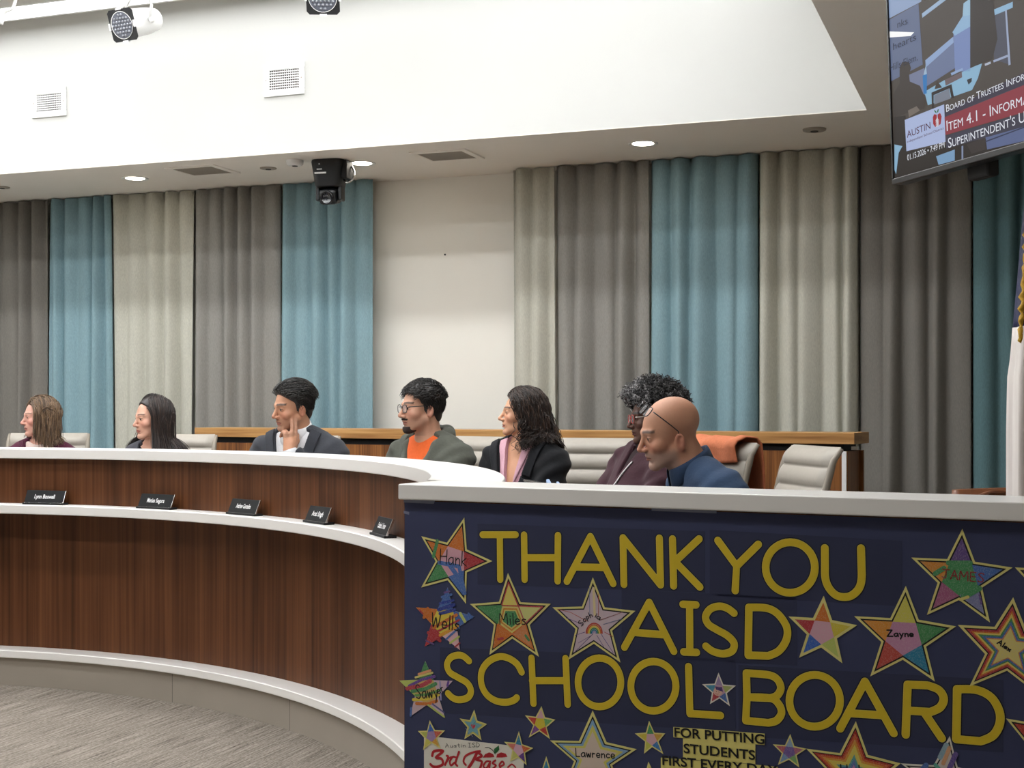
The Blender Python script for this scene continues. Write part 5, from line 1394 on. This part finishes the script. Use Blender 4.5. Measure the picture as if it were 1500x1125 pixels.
    def cap(s, name, thick, mask, color, mm=None, jag=.0, comb=None, fine=.0032):
        """short hair sitting close to the skull; mask(p)>0 is hair, given in metres from the hairline"""
        lo = [s.hc[i]-.16 for i in range(3)]; hi = [s.hc[i]+.17 for i in range(3)]
        def fn(P):
            p = s.toH(P); t = thick(p) if callable(thick) else thick
            d = smin(sd_ell(p, (0, -.016, .036), (.0735, .096, .084)), sd_ell(p, (0, -.03, -.035), (.060, .068, .055)), .03)-t
            if comb is not None: d = d-comb(p)
            m = mask(p); d = smax(d, -m, .008); return d*s.hs
        return field_mesh(name, fn, [axis(lo[i], hi[i], s.hc[i], .3, fine, fine) for i in range(3)], mm or M_hair, s.root, color if callable(color) else (lambda V: np.tile(L3(color), (len(V), 1))))
    def strands(s, name, P0, D0, length, rad, color, steps=22, grav=.5, stiff=.75, margin=.004, wave=0.0, wfreq=9.0, seed=3, body=True, mm=None, curl=0.0, flat=1.0, vary=.25, taper=.35, pull=None, leash=.010, lift=.15, seg=4, leash_z=.0, ymax=None):
        """locks of hair that grow out of the scalp, fall and lie on the head, neck and shoulders (head axes in, world out)"""
        rng = np.random.RandomState(seed); n = len(P0)
        P = (P0*s.hs) @ s.Rh.T+npv(s.hc); D = D0 @ s.Rh.T; D /= np.linalg.norm(D, axis=1)[:, None]
        Ls = length if hasattr(length, '__len__') else np.full(n, length); Ls = Ls*(.9+.2*rng.rand(n)); st = Ls/steps
        def fld(Q):
            d = s.head_sdf(Q, False)
            if body: d = np.minimum(d, s.neck_sdf(Q)); d = np.minimum(d, s.torso(Q, .018))
            return d
        e = 1e-3; d0 = s.head_sdf(P.astype(f32)); N0 = np.stack([s.head_sdf((P+e*np.eye(3, dtype=f32)[a]).astype(f32))-d0 for a in range(3)], -1); N0 /= np.linalg.norm(N0, axis=1)[:, None]+1e-9
        D = D-N0*(D*N0).sum(1)[:, None]*(1 if lift is not None else 0); D /= np.linalg.norm(D, axis=1)[:, None]+1e-6
        if lift: D = D+N0*lift; D /= np.linalg.norm(D, axis=1)[:, None]
        path = [P.copy()]; g = np.array([0, 0, -1], f32); mg = margin*(.5+1.0*rng.rand(n))
        ph = rng.rand(n)*6.28; wv = []
        for k in range(steps):
            D = D*stiff+g*grav*(1-stiff)*2
            if pull is not None: D = D+pull(P, k/steps)
            D /= np.linalg.norm(D, axis=1)[:, None]
            P = P+D*st[:, None]
            for it in range(2):
                d = fld(P.astype(f32)); e = 1e-3
                G = np.stack([fld((P+e*np.eye(3, dtype=f32)[a]).astype(f32))-d for a in range(3)], -1); G /= np.linalg.norm(G, axis=1)[:, None]+1e-9
                pen = np.clip(mg-d, 0, .05); P = P+G*pen[:, None]
                if leash is not None:
                    over = np.clip(d-mg-leash, 0, .05)*np.clip((P[:, 2]-(s.hc.z+leash_z))/.04, 0, 1); P = P-G*over[:, None]*.7
                    up_ = np.clip((P[:, 2]-(s.hc.z+leash_z))/.05, 0, 1)*(d > mg+leash*.5); D = D-G*(np.maximum((D*G).sum(1), 0)*up_)[:, None]
                nd = (D*G).sum(1); D = np.where((pen > 0)[:, None], D-G*np.minimum(nd, 0)[:, None], D)
            path.append(P.copy())
        path = np.stack(path, 1)                   # n, steps+1, 3
        if ymax is not None:
            hp = s.toH(path.astype(f32)); bad = ((hp[..., 1] > ymax) & (hp[..., 2] < .04)).any(1)
            path = path[~bad]; n = len(path); ph = ph[~bad]
        T = np.gradient(path, axis=1); T /= np.linalg.norm(T, axis=2)[..., None]+1e-9
        ref = np.array([.31, .22, .92], f32); U = np.cross(T, ref); U /= np.linalg.norm(U, axis=2)[..., None]+1e-9; Wd = np.cross(T, U)
        tt = np.linspace(0, 1, steps+1)
        if wave or curl:
            a = ph[:, None]+tt[None]*wfreq*(.8+.4*rng.rand(n))[:, None]
            am = (wave if wave else curl)*np.clip(tt*2.0, 0, 1)[None, :, None]*(.6+.8*rng.rand(n))[:, None, None]
            path = path+U*np.cos(a)[..., None]*am+(Wd*np.sin(a)[..., None]*am if curl else 0)
            T = np.gradient(path, axis=1); T /= np.linalg.norm(T, axis=2)[..., None]+1e-9; U = np.cross(T, ref); U /= np.linalg.norm(U, axis=2)[..., None]+1e-9; Wd = np.cross(T, U)
        rr = rad*(.75+.5*rng.rand(n))[:, None]*(np.clip(1.0-(1-taper)*tt**1.6, .05, 1)*np.clip(.55+tt*6, 0, 1))[None]
        an = np.arange(seg)*2*math.pi/seg
        V = path[:, :, None]+(U[:, :, None]*np.cos(an)[None, None, :, None]+Wd[:, :, None]*np.sin(an)[None, None, :, None]*flat)*rr[:, :, None, None]
        m_ = steps+1; V = V.reshape(-1, 3); base = (np.arange(n)*m_*seg)[:, None, None]; i = (np.arange(m_-1)*seg)[None, :, None]; k = np.arange(seg)[None, None]; k2 = (k+1) % seg
        Q = np.stack([base+i+k, base+i+k2, base+i+seg+k2, base+i+seg+k], -1).reshape(-1, 4)
        tips = (base[:, :, 0]+(m_-1)*seg)
        cols = np.array([L3(c) for c in (color if isinstance(color, (list, tuple)) else [color])]); pick = cols[rng.randint(0, len(cols), n)]*(1-vary+2*vary*rng.rand(n))[:, None]
        C = np.repeat(pick, m_*seg, 0)
        Mi = np.array(ROOTM[s.root.name].inverted()); V = V @ Mi[:3, :3].T+Mi[:3, 3]
        me = bpy.data.meshes.new(name); me.vertices.add(len(V)); me.vertices.foreach_set('co', V.astype(f32).ravel())
        me.loops.add(Q.size); me.loops.foreach_set('vertex_index', Q.astype(np.int32).ravel()); me.polygons.add(len(Q)); me.polygons.foreach_set('loop_start', np.arange(0, Q.size, 4, dtype=np.int32)); me.polygons.foreach_set('use_smooth', np.ones(len(Q), bool))
        me.update(calc_edges=True); set_col(me, C); me.materials.append(mm or M_hair)
        return link_mesh(name, me, s.root)
    def glasses(s, fm, tm, w=.026, h=.018, shift=(0, 0, 0), rot=0.0, lens=True):
        """spectacles in head axes; rot tips them up about the ears"""
        sh = Vector(shift); c, sn = math.cos(rot), math.sin(rot)
        def G(p):
            y, z = p[1]+.012, p[2]-.004; return s.H((p[0]+sh.x, -.012+y*c-z*sn+sh.y, .004+y*sn+z*c+sh.z))
        g = MB()
        for sx in (-1, 1):
            pts = [G((sx*.0335+w*.95*math.copysign(abs(math.cos(a))**.6, math.cos(a)), .1035-.10*abs(sx*.0335+w*math.cos(a)*.9-sx*.02)*.6, -.001+h*math.copysign(abs(math.sin(a))**.7, math.sin(a)))) for a in [i*math.pi/14 for i in range(28)]]
            g.tube(pts, .0019, 6, closed=True)
            if lens: 
                l = MB(); l.add(pts, [list(range(28))]); l.build('spectacle_lens', M_glens, s.root, recalc=False)
        g.tube([G((-.009, .1055, .004)), G((0, .108, .006)), G((.009, .1055, .004))], .0017, 6)
        o = g.build('spectacle_frame', fm, s.root)
        for sx in (-1, 1):
            t = MB(); t.tube([G((sx*.060, .094, .008)), G((sx*.0735, .085, .008)), G((sx*.0785, .02, .010)), G((sx*.0775, -.012, .010)), G((sx*.074, -.035, -.012))], [.002, .002, .0019, .0018, .0016], 6)
            t.build('spectacle_temple', tm, s.root)
        return G
def facing(px, phi):
    """direction of a face seen at picture column px, turned phi degrees to picture-left from looking at the eye"""
    v = Vector(((px-750)/F, 1, 0)).normalized(); lft = Vector((-v.y, v.x, 0)); p = RAD(phi); d = -v*math.cos(p)+lft*math.sin(p); return (d.x, d.y)
def to_center(hc, swing=0): 
    d = Vector((CC.x-hc.x, CC.y-hc.y, 0)).normalized(); r = Matrix.Rotation(RAD(swing), 3, 'Z') @ d; return (r.x, r.y)
# ------------------------------------------------------------------ the seven people behind the dais
def interp(v, xs, ys): return np.interp(v, xs, ys).astype(f32)
MZ = [-.085, -.07, -.025, -.015, .03, .05, .065, .085, .12]; MY = [-.2, -.06, -.035, .014, .022, .047, .064, .080, .11]
def men_mask(p): return np.minimum(interp(p[:, 2], MZ, MY)-p[:, 1], .03)
WZ = [-.06, -.03, .02, .055, .08, .10, .13]; WY = [-.05, -.012, .018, .045, .068, .082, .10]
def wom_mask(p): return interp(p[:, 2], WZ, WY)-p[:, 1]
def part_dirs(P0, part=0.0, back=-.35, up=.15, fwd=0.0, side=1.0):
    x = P0[:, 0]-part; s_ = np.tanh(x/.012)
    return np.stack([s_*side, np.full(len(P0), back+fwd), np.full(len(P0), up)], -1).astype(f32)
def outward(fig, back=0.0, out=0.0, t0=.3):
    c = npv(fig.hc); bk = -npv(fig.HV((0, 1, 0)))
    def fn(P, t):
        q = P-c; q[:, 2] = 0; q /= np.linalg.norm(q, axis=1)[:, None]+1e-6
        return bk*back+q*(out*min(1, max(0, t-t0)*4))
    return fn
def tube_on(fig, name, pts, rad, mm, seg=8, flat=1.0):
    m = MB(); m.tube(pts, rad, seg, flat=flat); return m.build(name, mm, fig.root)
def surf(fig, fn, bxz, y0=.30, off=.0):
    """points of a garment's front: body axes (x, z) pushed onto the surface from the front"""
    out = []
    for x, z in bxz:
        ys = np.linspace(y0, -.1, 300); P = np.array([tuple(fig.B(x, y, z)) for y in ys], f32); d = fn(P); k = np.argmax(d < 0)
        out.append(fig.B(x, ys[k]+off, z))
    return out

# --- woman in the burgundy jacket
hc = at(59, 611, 7.6)
p = Fig('woman with shoulder-length brown hair in a burgundy jacket, leftmost of the board', hc, facing(59, 76), RAD(2), 0, facing(59, 18), lean=RAD(3), nb=(-.02, -.150), hs=.88, bs=.95, neck=.052, female=True, nose=.92)
p.set_arms(); p.make('#d3a08e', '#a8605c', '#6a5140', '#c9746a', browt=.0030)
jack = p.wear(.020)
def f_j(P): return smax(smax(jack(P)-p.fold(P), -p.vopen(P, .86, .062), .004), -p.neckhole(P, .062), .006)
def f_s(P): return smax(smax(p.torso(P, .011), -p.neckhole(P, .058, .03), .005), .6-P[:, 2])
p.garment('shirt', f_s, '#d8c4bc'); p.garment('jacket', f_j, '#4f1c33')
def f_l(P): return smax(smax(jack(P)-.006, -jack(P)+.002, .001), smax(smax(p.vopen(P, .80, .105, 1.10), -p.vopen(P, .86, .066), .002), -p.neckhole(P, .060), .003), .002)
p.garment('lapel', f_l, '#481a2f', fine=.004)
p.cap('hair_base', .010, lambda q: np.minimum(wom_mask(q)-.004, .03), '#463728')
P0, D = p.scalp_pts(2400, lambda q: np.minimum(wom_mask(q), q[:, 2]-.028), 4)
p.strands('hair', P0, part_dirs(P0, .012, -.12), .215, .0021, ['#66503b', '#533f2e', '#735b43', '#463628', '#7c6550'], steps=24, stiff=.72, margin=.015, wave=.007, wfreq=8, seed=5, ymax=.075, pull=outward(p, .0, .03))

# --- woman with long dark hair
hc = at(223, 612.5, 7.15)
p = Fig('woman with long straight dark hair in a charcoal jacket, second from the left', hc, facing(223, 66), RAD(4), 0, facing(223, 22), lean=RAD(6), nb=(-.03, -.150), hs=.89, bs=.95, neck=.050, female=True, nose=.9)
p.set_arms(); p.make('#cf9f88', '#a4554c', '#33241d', '#c07a68', browt=.0034)
jack = p.wear(.019)
def f_j(P): return smax(smax(jack(P)-p.fold(P), -p.vopen(P, .88, .055), .004), -p.neckhole(P, .060), .006)
def f_s(P): return smax(smax(p.torso(P, .011), -p.neckhole(P, .066, .05), .005), .6-P[:, 2])
p.garment('top', f_s, '#1c1a1c'); p.garment('jacket', f_j, '#45454b')
p.cap('hair_base', .011, lambda q: np.minimum(wom_mask(q)-.010, .03), '#221a17')
P0, D = p.scalp_pts(2800, lambda q: np.minimum(wom_mask(q), q[:, 2]-.028), 8)
p.strands('hair', P0, part_dirs(P0, .014, -.02, .0, fwd=.04), .40, .0021, ['#231a17', '#2c211d', '#1b1513', '#382a24'], steps=30, stiff=.72, margin=.016, wave=.003, wfreq=5, seed=9, ymax=.100, pull=outward(p, .0, .14, .35))

# --- man in the grey suit, fingers on his cheek
hc = at(429, 596, 6.7)
p = Fig('man in a grey suit and white shirt resting two fingers on his cheek', hc, facing(429, 63), RAD(9), RAD(-4), facing(429, 28), lean=RAD(9), nb=(-.05, -.135), hs=.95, bs=1.0, neck=.058)
tip = p.H((.060, .052, -.050)); fd_ = Vector((.0, .22, 1)).normalized(); ub = Vector((.62, -.78, .1))
wr = tip-fd_*.158-ub.normalized()*-.004
p.set_arms(L=(wr+Vector((.10, .03, -.25)), wr))
p.hands = {1: (fd_, ub, {0: (.03, .08, .08), 1: (.06, .10, .08), 2: (.95, .9, .4), 3: (.95, 1.0, .5), 't': [(.02, .026, -.006), (.055, .044, -.010), (.085, .046, -.016), (.105, .040, -.022)]})}
p.make('#c08d70', '#9a5a4e', '#1d1613', '#b06a55', ('#6b5246', .35))
jack = p.wear(.023, .90)
def f_j(P): return smax(smax(jack(P)-p.fold(P, .0055), -p.vopen(P, .74, .085), .004), -p.neckhole(P, .066), .006)
def f_s(P): return smax(smax(np.minimum(p.torso(P, .012), p.arms_sdf(P, .006, .96)), -p.neckhole(P, .060), .005), .6-P[:, 2])
p.garment('shirt', f_s, '#dcdcdf'); p.garment('jacket', f_j, '#3c3e44')
def f_l(P):
    q = p.toB(P); notch = np.maximum(np.abs(q[:, 2]-1.0+.35*(np.abs(q[:, 0])-.08))-.006, .062-np.abs(q[:, 0]))
    return smax(smax(smax(jack(P)-.008, -jack(P)+.002, .001), smax(smax(p.vopen(P, .66, .150, 1.10), -p.vopen(P, .74, .088), .002), -p.neckhole(P, .066), .003), .002), -notch, .002)
p.garment('lapel', f_l, '#34363c', fine=.0036)
p.collar('shirt_collar', '#e6e6e8', .066, h=.042, flap=.05, z0=.008, point=.03)
def f_tie(P):
    q = p.toB(P); return smax(smax(p.torso(P, .0165), -p.torso(P, .011), .001), np.maximum(np.abs(q[:, 0])-np.interp(q[:, 2], [.6, 1.0, 1.03, 1.06], [.042, .026, .020, .024]).astype(f32), .02-q[:, 1]), .002)
p.garment('tie', f_tie, '#8f9296')
m = MB(); pp = surf(p, lambda P: jack(P)-.008, [(.085, .955)])[0]; m.ball(pp, (.012, .012, .012), 0, 12, 8); m.build('lapel_pin', M_ink_white, p.root)
p.cap('hair_base', lambda q: .004+.017*np.clip((q[:, 2]-.02)/.06, 0, 1), men_mask, '#191715')
P0, D = p.scalp_pts(1500, lambda q: np.minimum(men_mask(q)-.002, q[:, 2]-.040), 3)
D = np.stack([.25*np.tanh(P0[:, 0]/.03), -np.ones(len(P0)), np.full(len(P0), .55)], -1).astype(f32)
p.strands('hair', P0, D, .075, .0017, ['#1b1917', '#2a2826', '#3b3936', '#141312'], steps=14, stiff=.86, grav=.35, margin=.020, seed=11, body=False, vary=.3, leash=.006)
P0, D = p.scalp_pts(1100, lambda q: np.minimum(men_mask(q)-.004, .05-q[:, 2]), 13)
D = np.stack([.2*np.sign(P0[:, 0]), -np.ones(len(P0)), np.full(len(P0), -.5)], -1).astype(f32)
p.strands('side_hair', P0, D, .030, .0015, ['#171514', '#211f1d'], steps=7, stiff=.9, margin=.006, seed=12, body=False)

# --- man in the olive hoodie
hc = at(617.5, 597.5, 6.45)
p = Fig('man with glasses and goatee in an olive hoodie over an orange shirt', hc, facing(617, 67), RAD(2), 0, facing(617, 46), lean=RAD(4), nb=(-.055, -.150), hs=.965, bs=1.0, neck=.060)
p.set_arms(); p.make('#c9997f', '#a0665a', '#1d1613', '#c08070', ('#2a1d18', .32))
# goatee and moustache, trimmed sides
def beard(P):
    q = p.toH(P); d = p.head_sdf(P)-.004; a = np.abs(q[:, 0])
    g = np.minimum(np.maximum(np.maximum(q[:, 2]+.088, a-.034), .045-q[:, 1]), np.maximum(np.maximum(np.abs(q[:, 2]+.0535)-.0045, a-.028), .06-q[:, 1]))
    return np.maximum(d, g)
lo = [p.hc[i]-.16 for i in range(3)]; hi = [p.hc[i]+.16 for i in range(3)]
field_mesh('beard', beard, [axis(lo[i], hi[i], p.hc[i], .3, .003, .003) for i in range(3)], M_curl, p.root, lambda V: np.tile(L3('#2c211d'), (len(V), 1)))
hood = p.wear(.026)
def f_j(P): return smax(smax(hood(P)-p.fold(P, .0055), -p.vopen(P, .80, .095, 1.08), .006), -p.neckhole(P, .072), .008)
def f_s(P): return smax(smax(p.torso(P, .013), -p.neckhole(P, .066), .006), .6-P[:, 2])
p.garment('tee_shirt', f_s, '#d9602a'); 
def f_hood(P):
    pts = [p.B(x, y, z) for x, y, z in ((-.052, .105, .93), (-.075, .085, 1.01), (-.098, .03, 1.075), (-.085, -.055, 1.115), (-.03, -.105, 1.12), (.03, -.105, 1.12), (.085, -.055, 1.115), (.098, .03, 1.075), (.075, .085, 1.01), (.052, .105, .93))]
    d = sd_chain(P, pts, [.010, .019, .027, .034, .038, .038, .034, .027, .019, .010], .02)
    pts2 = [p.B(x, y, z) for x, y, z in ((-.12, -.03, 1.07), (-.08, -.12, 1.06), (0, -.15, 1.03), (.08, -.12, 1.06), (.12, -.03, 1.07))]
    d = smin(d, sd_chain(P, pts2, [.02, .035, .045, .035, .02], .02), .02)
    return smax(d, -p.neck_sdf(P, .010), .004)-.3*p.fold(P, .0055)
p.garment('hoodie', f_j, '#50524a'); p.garment('hood', f_hood, '#55574f', fine=.004)
for sx in (-1, 1):
    zz = [(sx*(.018+.095*(z-.80)/.28), z) for z in np.linspace(.82, 1.02, 12)]
    tube_on(p, 'zipper_edge', surf(p, f_j, [(x+sx*.008, z) for x, z in zz], off=.003), .0042, mat('dark_zipper', '#2f302c', .5), 6)
pp = surf(p, f_j, [(-.075, .93), (.105, .925)], off=.004)
MB().ball(pp[0], (.004, .004, .010), 0, 8, 6).build('drawstring_tip', M_ink_white, p.root); MB().ball(pp[1], (.007, .007, .011), 0, 8, 6).build('drawstring_tip', M_ink_white, p.root)
p.cap('hair_base', lambda q: .005+.016*np.clip((q[:, 2]-.02)/.06, 0, 1), men_mask, '#1f1b19')
P0, D = p.scalp_pts(1500, lambda q: np.minimum(men_mask(q)-.002, q[:, 2]-.04), 21)
D = np.stack([.5*np.random.RandomState(2).randn(len(P0)), .6+.3*np.random.RandomState(3).randn(len(P0)), np.full(len(P0), .5)], -1).astype(f32)
p.strands('hair', P0, D, .034, .0018, ['#1e1b1a', '#2a2725', '#332f2c', '#161413'], steps=10, stiff=.85, grav=.4, margin=.018, seed=22, body=False, wave=.001, leash=.005, lift=.1)
P0, D = p.scalp_pts(1200, lambda q: np.minimum(men_mask(q)-.003, .05-q[:, 2]), 23)
D = np.stack([.2*np.sign(P0[:, 0]), -.6*np.ones(len(P0)), np.full(len(P0), -.9)], -1).astype(f32)
p.strands('side_hair', P0, D, .028, .0015, ['#1a1716', '#24201e'], steps=7, stiff=.9, margin=.008, seed=24, body=False)
p.glasses(M_glass, M_glass, .0255, .0195)

# --- woman with wavy hair in the black blazer
hc = at(764.5, 605.5, 6.3)
p = Fig('woman with wavy dark bob in a black blazer and pink blouse', hc, facing(764, 84), RAD(-3), 0, facing(764, 36), lean=RAD(6), nb=(-.015, -.140), hs=.875, bs=1.02, neck=.049, female=True, nose=1.0)
p.set_arms(); p.make('#cf9c7d', '#a85a4f', '#2a1e18', '#c27a62')
jack = p.wear(.021)
def f_j(P): return smax(smax(jack(P)-p.fold(P, .0055), -p.vopen(P, .76, .090), .004), -p.neckhole(P, .066), .006)
def f_s(P): return smax(smax(p.torso(P, .012), np.minimum(-p.vopen(P, .83, .045), 1.0), .004), np.maximum(-p.neckhole(P, .058), .6-P[:, 2]))
p.garment('blouse', f_s, '#c99aa8'); p.garment('blazer', f_j, '#17181b')
def f_l(P):
    q = p.toB(P); notch = np.maximum(np.abs(q[:, 2]-.975+.35*(np.abs(q[:, 0])-.08))-.006, .066-np.abs(q[:, 0]))
    return smax(smax(smax(jack(P)-.008, -jack(P)+.002, .001), smax(smax(p.vopen(P, .68, .150, 1.10), -p.vopen(P, .76, .093), .002), -p.neckhole(P, .066), .003), .002), -notch, .002)
p.garment('lapel', f_l, '#1d1e22', fine=.0036)
def f_c(P): return smax(smax(smax(p.torso(P, .020), -p.torso(P, .012), .001), smax(p.vopen(P, .88, .085, 1.08), -p.vopen(P, .83, .045), .002), .002), -p.neckhole(P, .055), .003)
p.garment('blouse_collar', f_c, '#d2a5b2', fine=.0035)
zz = surf(p, lambda P: p.torso(P, .002), [(-.035, 1.0), (-.026, .96), (-.012, .92), (0, .90), (.012, .92), (.026, .96), (.035, 1.0)], off=.002)
tube_on(p, 'necklace', spline([tuple(v) for v in zz], 4), .0016, M_blackmat, 6)
p.cap('hair_base', .012, lambda q: np.minimum(interp(q[:, 2], WZ, [y+.012 for y in WY])-q[:, 1]-.004, .03), '#1f1714')
P0, D = p.scalp_pts(2600, lambda q: interp(q[:, 2], WZ, [y+.006 for y in WY])-q[:, 1], 31)
p.strands('hair', P0, part_dirs(P0, -.02, -.75, .0), .178, .0022, ['#2a1f1a', '#352720', '#1f1714', '#46352b'], steps=24, stiff=.74, margin=.016, wave=.006, wfreq=12, curl=.003, seed=32, ymax=.062, pull=outward(p, .10, .0, .3))
P0, D = p.scalp_pts(700, lambda q: np.minimum(np.minimum(.01-q[:, 2], .0-q[:, 1]), q[:, 0]+.03), 33)
p.strands('curls', P0, D.copy(), .15, .0020, ['#2a1f1a', '#352720', '#1f1714'], steps=34, stiff=.75, margin=.022, curl=.010, wfreq=20, seed=34, lift=.8, ymax=.05)

# --- person with grey curls and red glasses
hc = at(955, 612, 5.75)
p = Fig('person with grey curls, red glasses and maroon jacket, half behind the bald man', hc, facing(955, 76), RAD(3), 0, facing(955, 62), lean=RAD(-14), nb=(-.02, -.135), hs=.885, bs=1.08, neck=.056, belly=.05)
p.set_arms(); p.make('#5d4034', '#6a3c36', '#1a1210', '#6a443a')
jack = p.wear(.028)
def f_j(P): return smax(smax(jack(P)-p.fold(P, .0055), -p.vopen(P, .96, .045), .006), -p.neckhole(P, .068), .008)
p.garment('jacket', f_j, '#3a2028')
def f_s(P): return smax(smax(p.torso(P, .014), -p.neckhole(P, .060), .005), .6-P[:, 2])
p.garment('shirt', f_s, '#241418')
p.collar('collar', '#40242c', .080, h=.038, flap=.05, z0=-.005, gap=24, flare=.03, thick=.006)
for sx in (1,):
    zz = [(sx*.030, .80), (sx*.030, .86), (sx*.032, .92), (sx*.040, .98), (sx*.055, 1.03)]
    tube_on(p, 'zipper', spline([tuple(v) for v in surf(p, f_j, zz, off=.004)], 5), .0045, mat('silver_zipper', '#a9a4a4', .35, .6), 6)
pp = surf(p, f_j, [(.035, .80)], off=.012)[0]
m = MB(); m.ball(pp, (.018, .014, .022), 0, 12, 8); m.ball(pp+Vector((-.03, 0, -.012)), (.014, .012, .018), 0, 12, 8); m.build('clip_microphone', M_black, p.root)
p.cap('hair_base', lambda q: .004+.030*np.clip((q[:, 2]-.03)/.05, 0, 1), lambda q: men_mask(q)+.004, '#1d1a1a', M_curl)
P0, D = p.scalp_pts(1900, lambda q: np.minimum(men_mask(q), q[:, 2]-.035), 41, 1.0)
fr_ = P0[:, 1] > .0
for nm_, msk, cols in (('front_curls', P0[:, 1] > .015, ['#8a8788', '#5a5859', '#3a3839', '#a5a2a2', '#2a2829']), ('hair', P0[:, 1] <= .015, ['#2b2929', '#3d3b3b', '#1d1b1b', '#6a6868'])):
    p.strands(nm_, P0[msk], D[msk], .056, .0017, cols, steps=26, stiff=.97, grav=.0, margin=.020, curl=.0065, wfreq=17, leash=None, lift=None, seed=42, body=False, mm=M_curl, vary=.3, taper=.7)
p.glasses(M_redframe, M_clearframe, .0255, .0190)

# --- bald man in the blue shirt
hc = at(981, 633, 4.65)
p = Fig('bald man in a blue shirt leaning forward with glasses pushed up on his head', hc, facing(981, 77), RAD(14), RAD(-8), facing(976, 74), lean=RAD(34), nb=(-.085, -.125), hs=.985, bs=1.10, neck=.066, belly=.03, jaw=1.06)
p.earz = -.026
p.set_arms(L=((.25, .10, .80), (.10, .30, .80)), R_=((.22, .14, .80), (.10, .34, .81)))
p.make('#bd8b70', '#9c6054', '#4a3a33', '#b46c58', ('#8f8078', .55))
sh = p.wear(.016)
def f_s(P): return smax(sh(P)-p.fold(P, .0055), -p.neckhole(P, .066, .01), .006)
p.garment('shirt', f_s, '#30445f')
p.collar('shirt_collar', '#2b3d58', .074, h=.036, flap=.048, z0=.004, gap=9, flare=.010, point=.026)
zz = surf(p, f_s, [(0, z) for z in np.linspace(.74, 1.0, 10)], off=.0005)
tube_on(p, 'button_placket', zz, .013, mat('blue_placket', '#34475f', .85), 8, flat=.25)
for q in surf(p, f_s, [(0, .80), (0, .90), (0, .98)], off=.004): MB().ball(q, .006, 0, 10, 6).build('button', M_plate if False else mat('navy_button', '#6f7f9c', .3), p.root)
p.glasses(M_glass, M_glass, .0255, .0185, rot=RAD(52), shift=(0, .004, .004))

# ------------------------------------------------------------------ chairs behind them
def seat(px, Y, phi, label): 
    q = at(px, 600, Y); return chair(q.x, q.y, facing(px, phi), label)
seat(54, 7.95, 12, 'cream office chair behind the woman in the burgundy jacket')
seat(228, 7.5, 20, 'cream office chair behind the woman with long dark hair')
seat(400, 7.15, 25, 'cream office chair behind the man in the grey suit')
seat(632, 6.95, 45, 'cream office chair behind the man in the olive hoodie')
seat(866, 6.45, 12, 'empty cream office chair right of the woman in the black blazer')
chair_with_garment = seat(966, 5.86, 62, 'cream office chair with an orange garment over its back, behind the bald man')
seat(1072, 5.25, 70, 'empty cream office chair farthest right, in front of the credenza end')

# orange garment over the chair behind the bald man
ch = chair_with_garment; M_or = mat('orange_cloth', '#c8744f', .9, noise=(70, .08, .2))
CMx = Matrix.Translation(ch.location) @ Matrix.Rotation(ch.rotation_euler.z, 4, 'Z')
vs = []; fs = []; nx, ns = 26, 22
for i in range(nx+1):
    u = -1+2*i/nx; x = .205*u
    for j in range(ns+1):
        t = j/ns; w_ = .006*math.sin(7*u+3*t)+.003*math.sin(11*u-5*t)
        if t < .3: k = t/.3; y, z = -.258+.005*k, 1.085+.075*k+.010*math.sin(u*3)*(1-k)
        elif t < .45: k = (t-.3)/.15; a = math.pi*k; y, z = -.325+.062*math.cos(a), 1.163+.030*math.sin(a)
        else: k = (t-.45)/.55; y, z = -.387-.01*math.sin(k*3), 1.163-(.34+.05*math.sin(3*u))*k
        vs.append(CMx @ Vector((x+.01*math.sin(6*t), y+w_*(1.0 if t < .3 or t > .5 else .3), z+w_*.6)))
for i in range(nx):
    for j in range(ns): a = i*(ns+1)+j; fs.append((a, a+1, a+ns+2, a+ns+1))
m = MB(); m.add(vs, fs, 0, True); o = m.build('garment', M_or, recalc=False); so = o.modifiers.new('thickness', 'SOLIDIFY'); so.thickness = .006
tag(o, 'orange garment draped over the chair back behind the bald man', 'garment')
# things on the hidden work surface that peep over the ledge
mo_ = root('monitor', (.10, 4.78, .762), 'dark monitor whose top edge shows in front of the black blazer', 'monitor')
mdx = Vector((-.22, .975, 0)).normalized(); mfx = Vector((mdx.y, -mdx.x, 0)); MM_ = frame(Vector((.10, 4.78, .762)), mdx, mfx, EZ)
MB().bbox((-.09, -.07, 0), (.09, .07, .012), .004, MM_).build('base', M_black, mo_); MB().bbox((-.02, -.035, .012), (.02, -.015, .16), .005, MM_).build('stand', M_black, mo_)
MB().bbox((-.20, -.016, .05), (.20, .010, .283), .005, MM_).build('casing', mat('graphite_plastic', '#3a3d42', .4), mo_); MB().box((-.19, .0102, .06), (.19, .0112, .275), MM_).build('screen', M_blackmat, mo_)
MB().bbox((-.20, -.016, .283), (.20, .010, .289), .002, MM_).build('silver_rim', M_chrome, mo_)
fq = at(811, 704.5, 4.5); fo = root('folder', (fq.x, fq.y, .762), 'pale blue folder standing in front of the black blazer, only its top showing', 'folder')
MB().bbox((fq.x-.022, fq.y-.11, .7625), (fq.x-.010, fq.y+.11, fq.z), .003).build('cover', mat('pale_blue_card', '#8fa3c4', .7), fo); MB().bbox((fq.x+.012, fq.y-.11, .7625), (fq.x+.022, fq.y+.11, fq.z-.008), .003).build('cover', MATS['pale_blue_card'], fo)
MB().box((fq.x-.010, fq.y-.10, .7635), (fq.x+.012, fq.y+.10, fq.z-.016)).build('pages', M_paper, fo)
